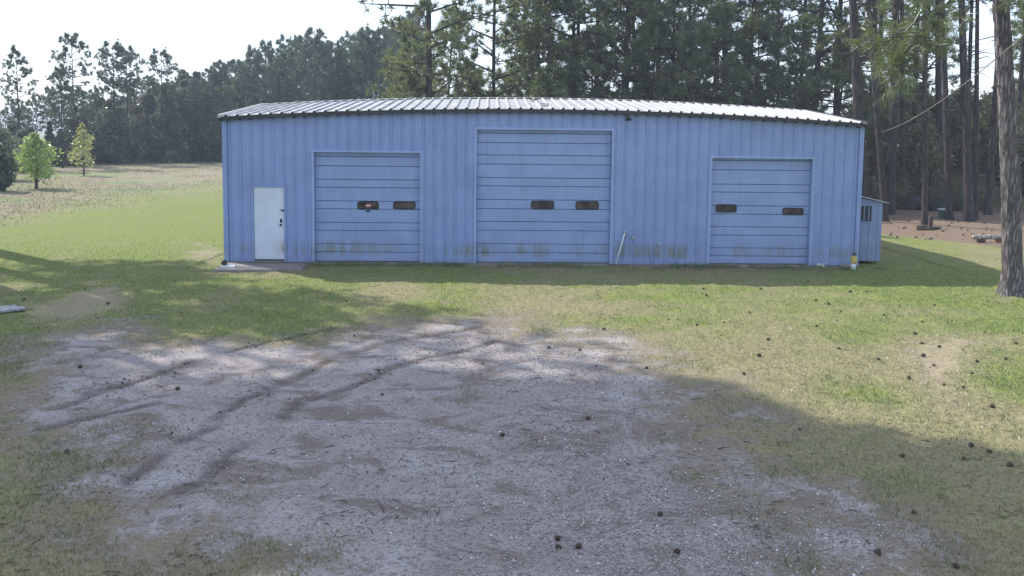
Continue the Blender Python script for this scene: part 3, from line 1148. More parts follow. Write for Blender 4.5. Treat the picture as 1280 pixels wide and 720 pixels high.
vent = MB().box((va - 0.03, SY0 - 0.035, vbm - 0.03), (vb + 0.03, SY0 - 0.018, vbm)).box((va - 0.03, SY0 - 0.035, vt), (vb + 0.03, SY0 - 0.018, vt + 0.03)) \
    .box((va - 0.03, SY0 - 0.034, vbm), (va, SY0 - 0.018, vt)).box((vb, SY0 - 0.034, vbm), (vb + 0.03, SY0 - 0.018, vt)).build('vent', 'shed_paint', shed)
MB().box((va, SY0 - 0.021, vbm), (vb, SY0 - 0.0175, vt)).build('vent_backing', 'black_rubber', vent)
for i in range(4):
    s = va + (vb - va) * (i + 0.75) / 4.4
    MB().box((s - 0.013, SY0 - 0.04, vbm), (s + 0.013, SY0 - 0.0215, vt)).build('slat', 'shed_paint', vent)

# ------------------------------------------------------------------ small things by the wall
p = gp(1066.5, 336.5)
sp_ = thing('standpipe', 'short white post wrapped in yellow foam with a black tap at the building corner', 'standpipe', (p[0], p[1], gz(p[0], p[1]) - 0.01))
MB().tube([(0, 0, 0), (0, 0, 0.2)], 0.07, 14).build('pipe', 'white_pvc', sp_, True)
MB().tube([(0, 0, 0.17), (0.01, 0, 0.22), (0, 0.01, 0.3), (0.01, 0, 0.36), (0.005, 0, 0.385)], [0.08, 0.092, 0.088, 0.085, 0.05], 12).build('foam_wrap', 'yellow_foam', sp_, True)
MB().tube([(0, 0, 0.38), (0, 0, 0.44), (0.02, -0.03, 0.47), (0.03, -0.07, 0.45)], 0.022, 8).box((-0.035, -0.012, 0.46), (0.035, 0.012, 0.478)).build('tap', 'black_metal', sp_)

# concrete pad at the walk door
c0 = [gp(284.5, 329.5), gp(383, 331), gp(378, 336.5), gp(330, 338.5), gp(267, 338.5)]
m = MB()
top = [(q[0], q[1], 0.035) for q in c0]
bot = [(q[0], q[1], -0.12) for q in c0]
m.quad(*top[::-1])
for i in range(5):
    j = (i + 1) % 5
    m.quad(top[i], top[j], bot[j], bot[i])
pad = m.build('concrete_pad', 'concrete', kind='structure')
q = gp(284, 335)
m = MB()
qq = [gp(276, 336.5), gp(292, 334), gp(286, 330.8), gp(283.5, 330.6)]
m.quad(*[(a[0], a[1], 0.041) for a in qq])
m = MB().box((-0.17, -0.13, 0), (0.2, 0.16, 0.022))
o = m.build('patio_slab', 'white_pvc')
o.location = (q[0], q[1] + 0.02, 0.036)
o.rotation_euler = (0, 0, 0.35)
tag(o, 'thin pale slab lying on the corner of the concrete pad', 'slab')
q = gp(280.5, 334)
o = MB().blob((0, 0, 0.075), (0.085, 0.085, 0.075), 3, 0.08, 12, 8).build('rubber_lump', 'black_rubber', None, True)
o.location = (q[0], q[1], 0.058)
tag(o, 'round black lump sitting on the concrete pad near the white walk door', 'lump')
q = gp(1025, 332.5)
o = MB().blob((0, 0, 0.05), (0.17, 0.09, 0.06), 5, 0.35, 9, 6).build('crumpled_bag', 'white_rag')
o.location = (q[0], q[1], gz(q[0], q[1]) - 0.01)
tag(o, 'crumpled white bag on the ground below the right overhead door', 'litter')
q = gp(1058, 334.5)
o = MB().blob((0, 0, 0.05), (0.16, 0.1, 0.07), 8, 0.25, 9, 6).build('stone', 'concrete')
o.location = (q[0], q[1], gz(q[0], q[1]) - 0.01)
tag(o, 'pale grey stone beside the yellow wrapped standpipe', 'stone')
# weathered board at the left edge of the lawn
qa, qb = gp(-30, 393), gp(28, 386)
o = thing('weathered_board', 'grey weathered board lying flat in the grass beside a bare dirt patch', 'board', ((qa[0] + qb[0]) / 2, (qa[1] + qb[1]) / 2, 0.02), math.atan2(qb[1] - qa[1], qb[0] - qa[0]))
L = float(np.hypot(*(qb - qa)[:2]))
for k in range(2):
    c_ = MB().box((-L / 2 + 0.05 * k, -0.26 + k * 0.27, 0), (L / 2 - 0.07 * k, -0.01 + k * 0.27, 0.045)).build('plank', 'grey_plank', o)


# ------------------------------------------------------------------ trees
def tuft_mesh(cent, dirs, rng_, nb, ln, wd, spread):
    """needle tufts: nb thin blades from each centre, fanned about its direction"""
    n = len(cent)
    d = np.repeat(dirs, nb, 0) + rng_.normal(0, spread, (n * nb, 3))
    d /= np.linalg.norm(d, axis=1, keepdims=True) + 1e-9
    c = np.repeat(cent, nb, 0) + rng_.normal(0, 0.05, (n * nb, 3))
    L = ln * (0.6 + 0.7 * rng_.random((n * nb, 1)))
    s = np.cross(d, rng_.normal(0, 1, (n * nb, 3)))
    s /= np.linalg.norm(s, axis=1, keepdims=True) + 1e-9
    s *= wd * (0.7 + 0.6 * rng_.random((n * nb, 1)))
    v = np.stack([c - s, c + s, c + d * L + s * 0.3, c + d * L - s * 0.3], 1).reshape(-1, 3)
    f = np.arange(n * nb * 4).reshape(-1, 4)
    return v, f


def pine_meshes(seed, h=20.0, r=0.2, cs=0.45, lmax=3.2, nl=30, tl=13, nb=16, ln=0.30, wd=0.022, mat='pine_needles', bark='pine_bark', stubs=6, sides=9):
    rr = np.random.default_rng(seed)
    ax, ay = rr.normal(0, 0.12, 2)
    ph = rr.random(2) * 6

    def axis_at(z):
        t = z / h
        return np.array([ax * math.sin(t * 3 + ph[0]) - ax * math.sin(ph[0]), ay * math.sin(t * 3.4 + ph[1]) - ay * math.sin(ph[1]), z])
    tr = MB()
    zs = [-0.3, 0.0, 0.25, 0.7] + list(np.linspace(1.6, h, 14))
    rad = [r * 1.5, r * 1.38, r * 1.15, r * 1.03] + [r * (1 - 0.86 * (z / h) ** 1.25) for z in zs[4:]]
    tr.tube([axis_at(z) for z in zs], rad, sides)
    lm = MB()
    cent, dirs = [], []
    for i in range(nl):
        t = (i + rr.random() * 0.8) / nl
        z = h * (cs + (0.985 - cs) * t)
        prof = (0.45 + 0.75 * math.sin(math.pi * min(1, t * 0.9 + 0.12))) * (1 - 0.45 * t)
        L = lmax * prof * rr.uniform(0.55, 1.15)
        a = i * 2.4 + rr.normal(0, 0.5)
        up = rr.uniform(-0.15, 0.35) + 0.45 * t
        d = np.array([math.cos(a), math.sin(a), up])
        p0 = axis_at(z)
        p1 = p0 + d * L * 0.5
        p2 = p0 + d * L + np.array([0, 0, rr.uniform(-0.1, 0.12) * L])
        rb = 0.02 + 0.022 * L * (r / 0.2) * 0.8
        lm.tube([p0, p1, p2], [rb, rb * 0.65, rb * 0.2], 5, False)
        for k in range(tl):
            s = 0.30 + 0.72 * rr.random() ** 0.7
            q = (p0 * (1 - s) ** 2 + 2 * p1 * s * (1 - s) + p2 * s * s) if s < 1 else p2
            side = np.cross(d, [0, 0, 1.0])
            off = side / (np.linalg.norm(side) + 1e-9) * rr.normal(0, 0.26 * L * (1.15 - s * 0.5)) + np.array([0, 0, rr.normal(0.06, 0.16 + 0.05 * L)])
            c = q + off
            if k % 3 == 0:
                lm.tube([q, c], [rb * 0.35, 0.008], 4, False)
            cent.append(c)
            dd = off + d * 0.35 + np.array([0, 0, 0.25])
            dirs.append(dd / np.linalg.norm(dd))
    for k in range(stubs):
        z = h * rr.uniform(0.15, cs)
        a = rr.random() * 6.28
        L = rr.uniform(0.3, 1.8)
        p0 = axis_at(z)
        d = np.array([math.cos(a), math.sin(a), rr.uniform(-0.25, 0.2)])
        lm.tube([p0, p0 + d * L * 0.6, p0 + d * L + np.array([0, 0, rr.uniform(-0.3, 0.2)])], [0.028, 0.018, 0.006], 4, False)
    v, f = tuft_mesh(np.array(cent), np.array(dirs), rr, nb, ln, wd, 0.75)
    return (tr.mesh('trunk', bark, True), lm.mesh('branches', bark, True), np_mesh('crown', v, f, mat))


def place(meshes, name, label, cat, loc, scale, rz, group=None, lean=(0, 0), tw=1.0):
    t = thing(name, label, cat, (loc[0], loc[1], gz(loc[0], loc[1]) - 0.02), rz, group)
    t.rotation_euler = (lean[0], lean[1], rz)
    t.scale = (scale, scale, scale)
    for nm, me in zip(('trunk', 'branches', 'crown'), meshes):
        if me is None:
            continue
        o = link(nm, me, t)
        if nm == 'trunk':
            o.scale = (tw, tw, 1)
    return t


def leafy_meshes(seed, h, rad, mat, nleaf=4500, ls=0.16, trunk_r=0.12, base=0.12, lumps=14, bark='pine_bark', hollow=0.55, shape=1.0):
    """round or columnar leafy tree: trunk, limbs into lumps, leaf faces through the lumps"""
    rr = np.random.default_rng(seed)
    tr, lm = MB(), MB()
    tr.tube([(0, 0, -0.2), (0, 0, 0.1), (0.02, 0.03, h * 0.4), (0.03, 0.0, h * 0.85)], [trunk_r * 1.3, trunk_r, trunk_r * 0.7, 0.02], 8)
    V = []
    for k in range(lumps):
        t = (k + rr.random()) / lumps
        z = h * (base + (0.93 - base) * t)
        wprof = math.sin(math.pi * min(1, (t * 0.86 + 0.14) ** shape)) ** 0.7
        a = k * 2.4 + rr.normal(0, 0.4)
        rad_k = rad * wprof
        rr_ = rad_k * rr.uniform(0.25, 0.72)
        c = np.array([math.cos(a) * rr_, math.sin(a) * rr_, z])
        sz = max(0.12 * rad, rad_k * rr.uniform(0.42, 0.62))
        z0 = max(h * 0.1, z - rr_ * 0.9)
        lm.tube([(0, 0, z0), tuple((np.array([0, 0, z0]) + c) / 2 + np.array([0, 0, 0.1])), tuple(c)], [trunk_r * 0.4, trunk_r * 0.25, 0.01], 5, False)
        nn = int(nleaf / lumps)
        d = rr.normal(0, 1, (nn, 3))
        d /= np.linalg.norm(d, axis=1, keepdims=True)
        rad_ = hollow + (1.05 - hollow) * rr.random((nn, 1)) + rr.normal(0, 0.07, (nn, 1))
        V.append(c + d * rad_ * sz * np.array([1, 1, 0.85]))
    P = np.vstack(V)
    n = len(P)
    d1 = rr.normal(0, 1, (n, 3))
    d1 /= np.linalg.norm(d1, axis=1, keepdims=True)
    d2 = np.cross(d1, rr.normal(0, 1, (n, 3)))
    d2 /= np.linalg.norm(d2, axis=1, keepdims=True)
    s = ls * (0.5 + rr.random((n, 1)))
    v = np.stack([P - d1 * s, P + d2 * s * 0.5, P + d1 * s, P - d2 * s * 0.5], 1).reshape(-1, 3)
    f = np.arange(n * 4).reshape(-1, 4)
    return (tr.mesh('trunk', bark, True), lm.mesh('branches', bark, True), np_mesh('crown', v, f, mat))


def behind(px):
    for lim, txt in ((120, 'behind the two young trees on the field'), (170, 'just right of the lime green tree'), (225, 'midway between lime green tree and workshop'), (278, 'just left of the workshop wall'), (390, 'above the roof over the walk door'), (530, 'above the roof over the left overhead door'), (595, 'above the roof between left and middle doors'),
                     (765, 'above the roof over the tall middle door'), (885, 'above the roof between middle and right doors'), (1015, 'above the roof over the right overhead door'),
                     (1110, 'above the roof end by the shed'), (1190, 'between the shed and the green bin'), (9999, 'near the big right hand pine')):
        if px < lim:
            return txt


# --- pines in the stand behind the building
PINES = [pine_meshes(100 + i, h=random.uniform(20, 23), r=random.uniform(0.17, 0.22), cs=random.uniform(0.14, 0.36), lmax=random.uniform(2.8, 3.8),
                     nl=42, tl=11, nb=28, wd=0.026, ln=0.36) for i in range(7)]
rf = random.Random(21)
cells = []
for yy in np.arange(43.5, 66, 3.6):
    for xx in np.arange(-12, 46, 3.4):
        x_ = xx + rf.uniform(-1.3, 1.3)
        y_ = yy + rf.uniform(-1.3, 1.3)
        px = 640 + FPX * x_ / y_
        edge = 505 + (y_ - 44) * 1.0
        if px < edge or px > 1310:
            continue
        if px > 1060 and y_ < 51 or -3 < x_ < 16 and y_ < 50:
            continue
        if rf.random() < (0.55 if px > 1060 else 0.28 if y_ < 52 else 0.5):
            continue
        cells.append((x_, y_))
for (x_, y_) in cells:
    row = 'front row' if y_ < 50 else 'back'
    place(PINES[rf.randrange(7)], 'pine_tree', row + ' tall pine of the dense stand ' + behind(640 + FPX * x_ / y_), 'pine tree', (x_, y_), rf.uniform(0.8, 1.12), rf.uniform(0, 6.28),
          'pines in the stand behind the building', (rf.gauss(0, 0.015), rf.gauss(0, 0.02)), rf.uniform(0.8, 1.25))

# --- bushy undergrowth behind the roof
UNDER = [leafy_meshes(200 + i, 6.0, 2.2, 'dense_leaves', 7000, 0.11, 0.1, 0.05, 16) for i in range(3)]
for k in range(20):
    y_ = rf.uniform(50, 70)
    px = rf.uniform(490, 1060)
    place(UNDER[k % 3], 'understory_tree', 'bushy low tree under the tall pines ' + behind(px), 'tree', ((px - 640) / FPX * y_, y_), rf.uniform(0.7, 1.25), rf.uniform(0, 6.28),
          'bushy undergrowth behind the workshop')
YOUNG = [pine_meshes(260 + i, h=8.5, r=0.09, cs=0.15, lmax=1.9, nl=30, tl=9, nb=30, wd=0.02, ln=0.3, stubs=2) for i in range(3)]
for k in range(26):
    y_ = rf.uniform(44.5, 62)
    px = rf.uniform(500, 1050)
    place(YOUNG[k % 3], 'young_pine', 'short young pine under the tall ones ' + behind(px), 'pine tree', ((px - 640) / FPX * y_, y_), rf.uniform(0.7, 1.35), rf.uniform(0, 6.28),
          'young pines behind the workshop')
SCRUB = [leafy_meshes(230 + i, 5.5, 2.3, 'scrub_leaves', 6500, 0.085, 0.07, 0.03, 18, hollow=0.1) for i in range(3)]
for k in range(52):
    y_ = rf.uniform(48.5, 66)
    px = rf.uniform(1075, 1330)
    place(SCRUB[k % 3], 'scrub_bush', 'brownish scrub bush behind the needle floor ' + behind(px), 'bush', ((px - 640) / FPX * y_, y_), rf.uniform(0.75, 1.5), rf.uniform(0, 6.28),
          'scrub thicket behind the right hand pines')

for k in range(54):
    y_ = rf.uniform(44.5, 52)
    px = rf.uniform(1085, 1320)
    place(SCRUB[k % 3], 'low_bush', 'low brown brush ' + behind(px), 'bush', ((px - 640) / FPX * y_, y_), rf.uniform(0.14, 0.36), rf.uniform(0, 6.28),
          'low brush along the back of the needle floor')

# --- trunks one can tell apart to the right of the building: (base px, base row, top px at row 0, width px, label)
NEAR = [(1078, 268, 1066, 15, 'thick dark pine rising right behind the right corner of the roof'),
        (1097, 262, 1092, 9, 'slim dark pine just behind the shed roof'),
        (1107, 277, 1086, 9, 'slender pale-edged pine leaning left, nearest the shed'),
        (1113, 268, 1121, 12, 'pine leaning slightly right behind the slender pale-edged one'),
        (1129, 259, 1126, 8, 'thin pine standing before the black tarp heap beside the shed'),
        (1156, 281, 1157, 8, 'straight thin pine directly behind the dark stump'),
        (1175, 253, 1172, 10, 'dark pine behind the smaller black tarp heap'),
        (1187, 274, 1176, 9, 'pine beside the green bin with the white lid'),
        (1212, 276, 1203, 12, 'thick straight pine between the green bin and the pale log'),
        (1219, 274, 1222, 7, 'thin pine close behind the thick straight one')]
HIGH = [pine_meshes(300 + i, h=22, r=0.2, cs=0.52, lmax=3.0, nl=24, tl=10, nb=28, ln=0.34, stubs=9) for i in range(3)]
near_xy = []
for i, (bx, by, tx, wpx, lab) in enumerate(NEAR):
    p = gp(bx, by)
    wid = wpx * p[1] / FPX / 2 / 0.2 * 0.92
    t0 = at_depth(tx, 0, p[1])
    lean = (t0[0] - p[0]) / (t0[2])
    place(HIGH[i % 3], 'pine_tree', lab, 'pine tree', (p[0], p[1]), 1.0, 0.0, 'pines on the needle floor right of the building', (0, math.atan(lean)), wid)
    near_xy.append(p)
for (bx, by) in ((1235, 268), (1280, 262), (1140, 250), (1205, 246), (1265, 250), (1300, 275)):
    p = gp(bx, by)
    place(HIGH[rf.randrange(3)], 'pine_tree', 'pine farther back among the trunks over the brown needle floor', 'pine tree', (p[0], p[1]), rf.uniform(0.9, 1.1), rf.uniform(0, 6),
          'farther pines over the needle floor', (0, rf.gauss(0, 0.01)), 0.75)

# --- the near pine at the right edge
pk = gp(1266, 368)
NP = thing('pine_tree', 'big scaly-barked pine standing alone on the lawn at the right edge', 'pine tree', (pk[0], pk[1], gz(pk[0], pk[1]) - 0.03))
tk = at_depth(1252, 0, pk[1])
LEANK = (tk[0] - pk[0]) / tk[2]
nr, ns, HK = 150, 44, 16.0
zsK = np.concatenate([np.linspace(-0.15, 8, 120), np.linspace(8.2, HK, 30)])
ZA, AA = np.meshgrid(zsK, np.arange(ns) / ns * 2 * np.pi, indexing='ij')
rK = 0.225 * (1 - 0.55 * np.clip(ZA / HK, 0, 1)) + 0.13 * np.exp(-np.clip(ZA, 0, 9) / 0.28) * (1 + 0.35 * np.cos(AA * 5 + 0.6))
bk = np.abs(fbm(AA * 4.2 + 3, ZA * 1.6, 1.0, 3) - 0.5) * 2
bk = np.where(AA > np.pi, np.abs(fbm((2 * np.pi - AA) * 4.2 + 3, ZA * 1.6 + 0.9, 1.0, 3) - 0.5) * 2, bk)
rK = rK + 0.035 * np.clip(bk * 3, 0, 1) - 0.02
bendx = LEANK * np.clip(ZA, 0, None) + 0.05 * np.sin(ZA * 0.5)
VK = np.stack([bendx + rK * np.cos(AA), rK * np.sin(AA) * 0.98, ZA], -1).reshape(-1, 3)
ik = np.arange(nr * ns).reshape(nr, ns)
FK = np.stack([ik[:-1], np.roll(ik, -1, 1)[:-1], np.roll(ik, -1, 1)[1:], ik[1:]], -1).reshape(-1, 4)
link('trunk', np_mesh('trunk', VK, FK, 'near_bark', False), NP)
rk = np.random.default_rng(5)
lm = MB()
cent, dirs = [], []


def loc_k(px, py, y):
    return at_depth(px, py, y) - np.array([pk[0], pk[1], 0])


def bough(p0, p1, p2, r0, nt_, spread, tail=0.25):
    lm.tube([p0, (p0 + p1) / 2, p1, (p1 + p2) / 2, p2], [r0, r0 * 0.85, r0 * 0.65, r0 * 0.4, r0 * 0.15], 7, False)
    d = (p2 - p0) / np.linalg.norm(p2 - p0)
    for k in range(nt_):
        s = tail + (1.03 - tail) * rk.random()
        q = p0 * (1 - s) ** 2 + 2 * p1 * s * (1 - s) + p2 * s * s
        off = rk.normal(0, spread, 3)
        if k % 4 == 0:
            lm.tube([q, q + off], [0.012, 0.005], 4, False)
        cent.append(q + off)
        dd = off + d * 0.2 + np.array([0, 0, 0.05])
        dirs.append(dd / np.linalg.norm(dd))


# boughs that hang into the picture at the top right
trK = lambda z: np.array([LEANK * z, 0, z])
bough(trK(8.2), loc_k(1195, -10, 20.6), loc_k(1132, 66, 20.2), 0.055, 26, 0.26, 0.62)
bough(loc_k(1190, 0, 20.6), loc_k(1150, 20, 20.3), loc_k(1105, 55, 20.2), 0.03, 46, 0.34, 0.2)
bough(loc_k(1140, 55, 20.2), loc_k(1118, 75, 20.0), loc_k(1105, 100, 20.0), 0.018, 26, 0.26, 0.1)
bough(trK(7.6), loc_k(1290, -30, 20), loc_k(1330, 20, 19.5), 0.05, 60, 0.3, 0.4)
for k in range(26):
    z = 8.5 + 7.3 * k / 26
    a = k * 2.4
    L = rk.uniform(1.6, 3.2) * (1 - 0.4 * k / 26)
    p0 = trK(z)
    d = np.array([math.cos(a), math.sin(a), rk.uniform(0, 0.5)])
    bough(p0, p0 + d * L * 0.55, p0 + d * L, 0.05, 16, 0.3, 0.35)
lm.build('branches', 'pine_bark', NP, True)
v, f = tuft_mesh(np.array(cent), np.array(dirs), rk, 40, 0.27, 0.0075, 0.55)
link('crown', np_mesh('crown', v, f, 'bough_needles'), NP)

# --- far treeline beyond the field on the left
FARP = [pine_meshes(400 + i, h=20, r=0.2, cs=c, lmax=3.3, nl=28, tl=12, nb=24, ln=0.42, wd=0.04, mat='far_needles', stubs=8, sides=6) for i, c in enumerate((0.5, 0.35, 0.6, 0.45))]
TALL = [(20, 60, 'tall lone pine at the left end of the far treeline', 78, 1), (86, 42, 'tallest bare-trunked pine in the far treeline beyond the field', 84, 0), (74, 84, 'shorter pine close beside the tallest far pine', 80, 3),
        (140, 55, 'flat-topped tall pine, first of the pair above the lime green tree', 92, 2), (157, 60, 'flat-topped tall pine, second of the pair above the lime green tree', 94, 2), (200, 64, 'ragged tall pine rising between the pair and the workshop roof', 97, 2)]
for px, top, lab, y_, vi in TALL:
    zt_ = at_depth(px, top, y_)
    place(FARP[vi], 'pine_tree', lab, 'pine tree', (zt_[0], y_), zt_[2] / 20.0, rf.uniform(0, 6.28), 'tall pines rising above the far treeline', (0, 0), 0.9)
for k in range(78):
    px = -30 + 560 * ((k + rf.random()) / 78) ** 0.8
    y_ = 100 + rf.uniform(0, 20) if px > 130 else 84 + rf.uniform(0, 25)
    top = np.interp(px, [-30, 40, 130, 230, 290, 330, 360, 400, 430, 470, 500, 540], [130, 118, 104, 96, 76, 56, 46, 38, 42, 40, 22, 0]) + rf.uniform(-8, 22)
    zt_ = at_depth(px, top, y_)
    place(FARP[rf.randrange(4)], 'pine_tree', 'distant pine of the far treeline ' + behind(px), 'pine tree', (zt_[0], y_), zt_[2] / 20.0, rf.uniform(0, 6.28),
          'pines in the far treeline', (rf.gauss(0, 0.015), rf.gauss(0, 0.02)), 1.0)
FARD = [leafy_meshes(500 + i, 9.0, (2.9, 2.1, 3.3, 2.4, 1.8)[i], 'dense_leaves', 6500, 0.20, 0.16, 0.02, (16, 20, 13, 18, 24)[i], shape=(1.0, 0.6, 1.2, 0.8, 0.45)[i]) for i in range(5)]
for k in range(96):
    px = -40 + 570 * (k + rf.random()) / 96
    y_ = np.interp(px, [-40, 0, 60, 100, 160, 280, 530], [54, 62, 79, 84, 94, 104, 100]) + rf.uniform(0.5, 14)
    top = np.interp(px, [-40, 40, 90, 130, 180, 260, 320, 420, 480, 530], [150, 145, 135, 112, 92, 82, 80, 80, 86, 84]) + rf.uniform(-8, 58)
    zt_ = at_depth(px, top, y_)
    place(FARD[rf.randrange(5)], 'dense_tree', 'bushy dark tree in the far treeline ' + behind(px), 'tree', (zt_[0], y_), zt_[2] / 9.0, rf.uniform(0, 6.28), 'bushy trees of the far treeline')

# --- two young trees on the field, dark bush at the left edge
p = gp(45.5, 236)
place(leafy_meshes(601, 3.7, 1.45, 'spring_leaves', 3800, 0.085, 0.09, 0.2, 26, hollow=0.1, shape=0.75), 'young_tree', 'rounded bright green young tree standing in the rough field', 'tree', p, 1.0, 0.4, 'young trees on the field')
p = gp(105, 219.5)
place(leafy_meshes(602, 4.4, 1.35, 'lime_leaves', 1500, 0.095, 0.06, 0.2, 22, hollow=0.0, shape=0.6), 'young_tree', 'sparse yellow-green young tree at the edge of the woods', 'tree', p, 1.0, 1.9, 'young trees on the field')
p = gp(-4, 239)
place(leafy_meshes(603, 3.3, 1.0, 'dense_leaves', 6000, 0.10, 0.1, 0.02, 20), 'evergreen_bush', 'dark evergreen bush cut by the left edge of the field', 'bush', p, 1.0, 0.0)

# --- pines outside the left edge: their crowns shade the drive
shade_pts = []


def add_shade(pts, n, z0, z1, extra=(), th=0.56):
    P = np.vstack([poly(pts)] + [np.array([e]) for e in extra])
    lo, hi = P.min(0), P.max(0)
    got = 0
    while got < n:
        q = lo + (hi - lo) * rng.random((n * 3, 2))
        s = sdist(P, q[:, 0], q[:, 1]) > -1.0 + 1.7 * rng.random(len(q))
        cl = fbm(q[:, 0], q[:, 1], 0.55, 3) + 0.35 * rng.random(len(q)) > th
        q = q[s & cl][: n - got]
        z = z0 + (z1 - z0) * rng.random(len(q))
        t = z / SUN.z
        for a, b, c, d in zip(q[:, 0], q[:, 1], z, t):
            shade_pts.append((a + SUN.x * d, b + SUN.y * d, c))
        got += len(q)


add_shade([(-60, 352), (60, 330), (200, 326), (300, 345), (400, 370), (520, 396), (600, 396), (540, 412), (420, 406), (300, 414), (200, 412), (120, 415), (-60, 440)], 1500, 14, 20)
add_shade([(-60, 440), (80, 430), (60, 470), (150, 520), (300, 500), (430, 480), (560, 490), (700, 500), (800, 500), (850, 492), (930, 525), (1080, 562), (1200, 585), (1290, 592), (1290, 719), (-60, 719)], 5600, 15, 22, (), 0.42)
add_shade([(60, 432), (128, 412), (300, 425), (470, 410), (640, 410), (760, 450), (850, 492), (600, 500), (300, 500), (150, 520), (60, 470)], 260, 15, 21, (), 0.56)
SP = np.array(shade_pts)
TRK = [(-16.5, 21.5), (-19.5, 25.5), (-15.2, 18.2), (-22, 22), (-24.5, 27), (-23.0, 31.5), (-27.5, 34.5), (-20.5, 29.2), (-29, 30), (-26, 20), (-14.6, 23.4)]
TR = np.array(TRK)
own = np.argmin((SP[:, None, 0] - TR[None, :, 0]) ** 2 + (SP[:, None, 1] - TR[None, :, 1]) ** 2, 1)
for i, (tx, ty) in enumerate(TRK):
    Q = SP[own == i]
    if len(Q) < 20:
        continue
    t = thing('pine_tree', 'tall pine beyond the left edge whose crown shades the gravel drive', 'pine tree', (tx, ty, gz(tx, ty)), 0, 'tall pines left of the drive')
    Q = Q - np.array([tx, ty, 0])
    zt_ = Q[:, 2].max() + 0.5
    MB().tube([(0, 0, -0.2), (0, 0, 0.3), (0.1, 0.05, 8), (0, 0.1, 14), (0, 0, zt_)], [0.36, 0.27, 0.22, 0.14, 0.03], 10).build('trunk', 'pine_bark', t, True)
    lm = MB()
    key = (np.floor(Q[:, 2] / 1.6) * 20 + np.floor((np.arctan2(Q[:, 1], Q[:, 0]) + np.pi) / 0.9)).astype(int)
    for kk in np.unique(key):
        g_ = Q[key == kk]
        c = g_.mean(0)
        p0 = np.array([0, 0, max(6, c[2] - 0.8)])
        lm.tube([p0, (p0 + c) / 2 + np.array([0, 0, 0.2]), c], [0.06, 0.04, 0.015], 5, False)
        for q in g_[:14]:
            lm.tube([c, q], [0.015, 0.006], 3, False)
    lm.build('branches', 'pine_bark', t, True)
    d = Q / (np.linalg.norm(Q[:, :2], axis=1, keepdims=True) + 1e-6)
    d[:, 2] = 0.3
    v, f = tuft_mesh(Q, d, rng, 22, 0.34, 0.022, 0.9)
    link('crown', np_mesh('crown', v, f, 'pine_needles'), t)

# ------------------------------------------------------------------ things on the needle floor
p = gp(1162.5, 287)
st = thing('tree_stump', 'short dark tree stump standing among broken branches on the needle floor', 'stump', (p[0], p[1], gz(p[0], p[1]) - 0.02))
MB().tube([(0, 0, 0), (0.0, 0, 0.1), (0.01, 0, 0.3), (0.02, 0.01, 0.52), (0.03, 0.01, 0.6)], [0.14, 0.10, 0.085, 0.09, 0.07], 10).build('trunk', 'dark_wood', st, True)
for k, (px, py, L, a, r, lab) in enumerate(((1154, 286, 0.55, 0.1, 0.07, 'dark log lying against the foot of the stump, on its shed side'), (1157, 288, 0.7, -0.15, 0.05, 'thin dark log lying in front of the stump'),
                                            (1170, 287, 0.5, 0.35, 0.06, 'dark log lying at an angle between the stump and the bin'))):
    p = gp(px, py)
    o = MB().tube([(-L / 2, 0, r), (0, 0.02, r * 1.1), (L / 2, 0, r)], [r, r * 1.05, r * 0.8], 9).build('log', 'dark_wood', None, True)
    o.location = (p[0], p[1], gz(p[0], p[1]))
    o.rotation_euler = (0, 0, a)
    tag(o, lab, 'log', 'dark logs around the stump')
p = gp(1180.5, 273)
b = thing('bin', 'squat green bin with a white lid at the foot of a pine', 'bin', (p[0], p[1], gz(p[0], p[1])), 0.1)
m = MB()
s0, s1 = 0.18, 0.22
P = [(-s0, -s0, 0), (s0, -s0, 0), (s0, s0, 0), (-s0, s0, 0), (-s1, -s1, 0.42), (s1, -s1, 0.42), (s1, s1, 0.42), (-s1, s1, 0.42)]
for f_ in ((0, 1, 5, 4), (1, 2, 6, 5), (2, 3, 7, 6), (3, 0, 4, 7), (3, 2, 1, 0), (4, 5, 6, 7)):
    m.quad(*[P[i] for i in f_])
m.build('body', 'green_plastic', b)
MB().box((-0.235, -0.235, 0.422), (0.235, 0.235, 0.46)).box((-0.06, -0.26, 0.43), (0.06, -0.236, 0.45)).build('lid', 'white_rag', b)


def tarp(px, py, sx, sz, seed, lab):
    p = gp(px, py)
    n_, k_ = 40, 26
    th = np.linspace(0, 2 * np.pi, n_, endpoint=False)
    t = np.linspace(0, 1, k_)
    T, TH = np.meshgrid(t, th, indexing='ij')
    prof = np.sqrt(1 - T ** 2.6)
    fold = 1 + 0.10 * np.sin(TH * 7 + T * 3 + seed) * (1 - T) + 0.3 * (fbm(np.cos(TH) * 2 + 5 + seed, np.sin(TH) * 2 + T * 2 + 5, 1.3, 4) - 0.5)
    xx, yy_, zz_ = sx * prof * fold * np.cos(TH), 0.7 * sx * prof * fold * np.sin(TH), sz * T * (0.8 + 0.5 * fbm(np.cos(TH) + 4 + seed, np.sin(TH) + 9, 1.2, 3))
    V = np.stack([xx, yy_, zz_], -1).reshape(-1, 3)
    i_ = np.arange(n_ * k_).reshape(k_, n_)
    F_ = np.stack([i_[:-1], np.roll(i_, -1, 1)[:-1], np.roll(i_, -1, 1)[1:], i_[1:]], -1).reshape(-1, 4)
    o = link('tarp_heap', np_mesh('tarp_heap', V, F_, 'black_tarp', True))
    o.location = (p[0], p[1], gz(p[0], p[1]) - 0.03)
    tag(o, lab, 'tarp heap', 'black tarp heaps in the woods')


tarp(1137, 262, 0.80, 0.75, 1, 'larger glossy black tarp heap between the thin pines')
tarp(1170, 264, 0.55, 0.55, 4, 'smaller glossy black tarp heap beside the green bin')
tarp(1112, 261, 0.6, 0.7, 7, 'black tarp heap half hidden by the pines nearest the shed')
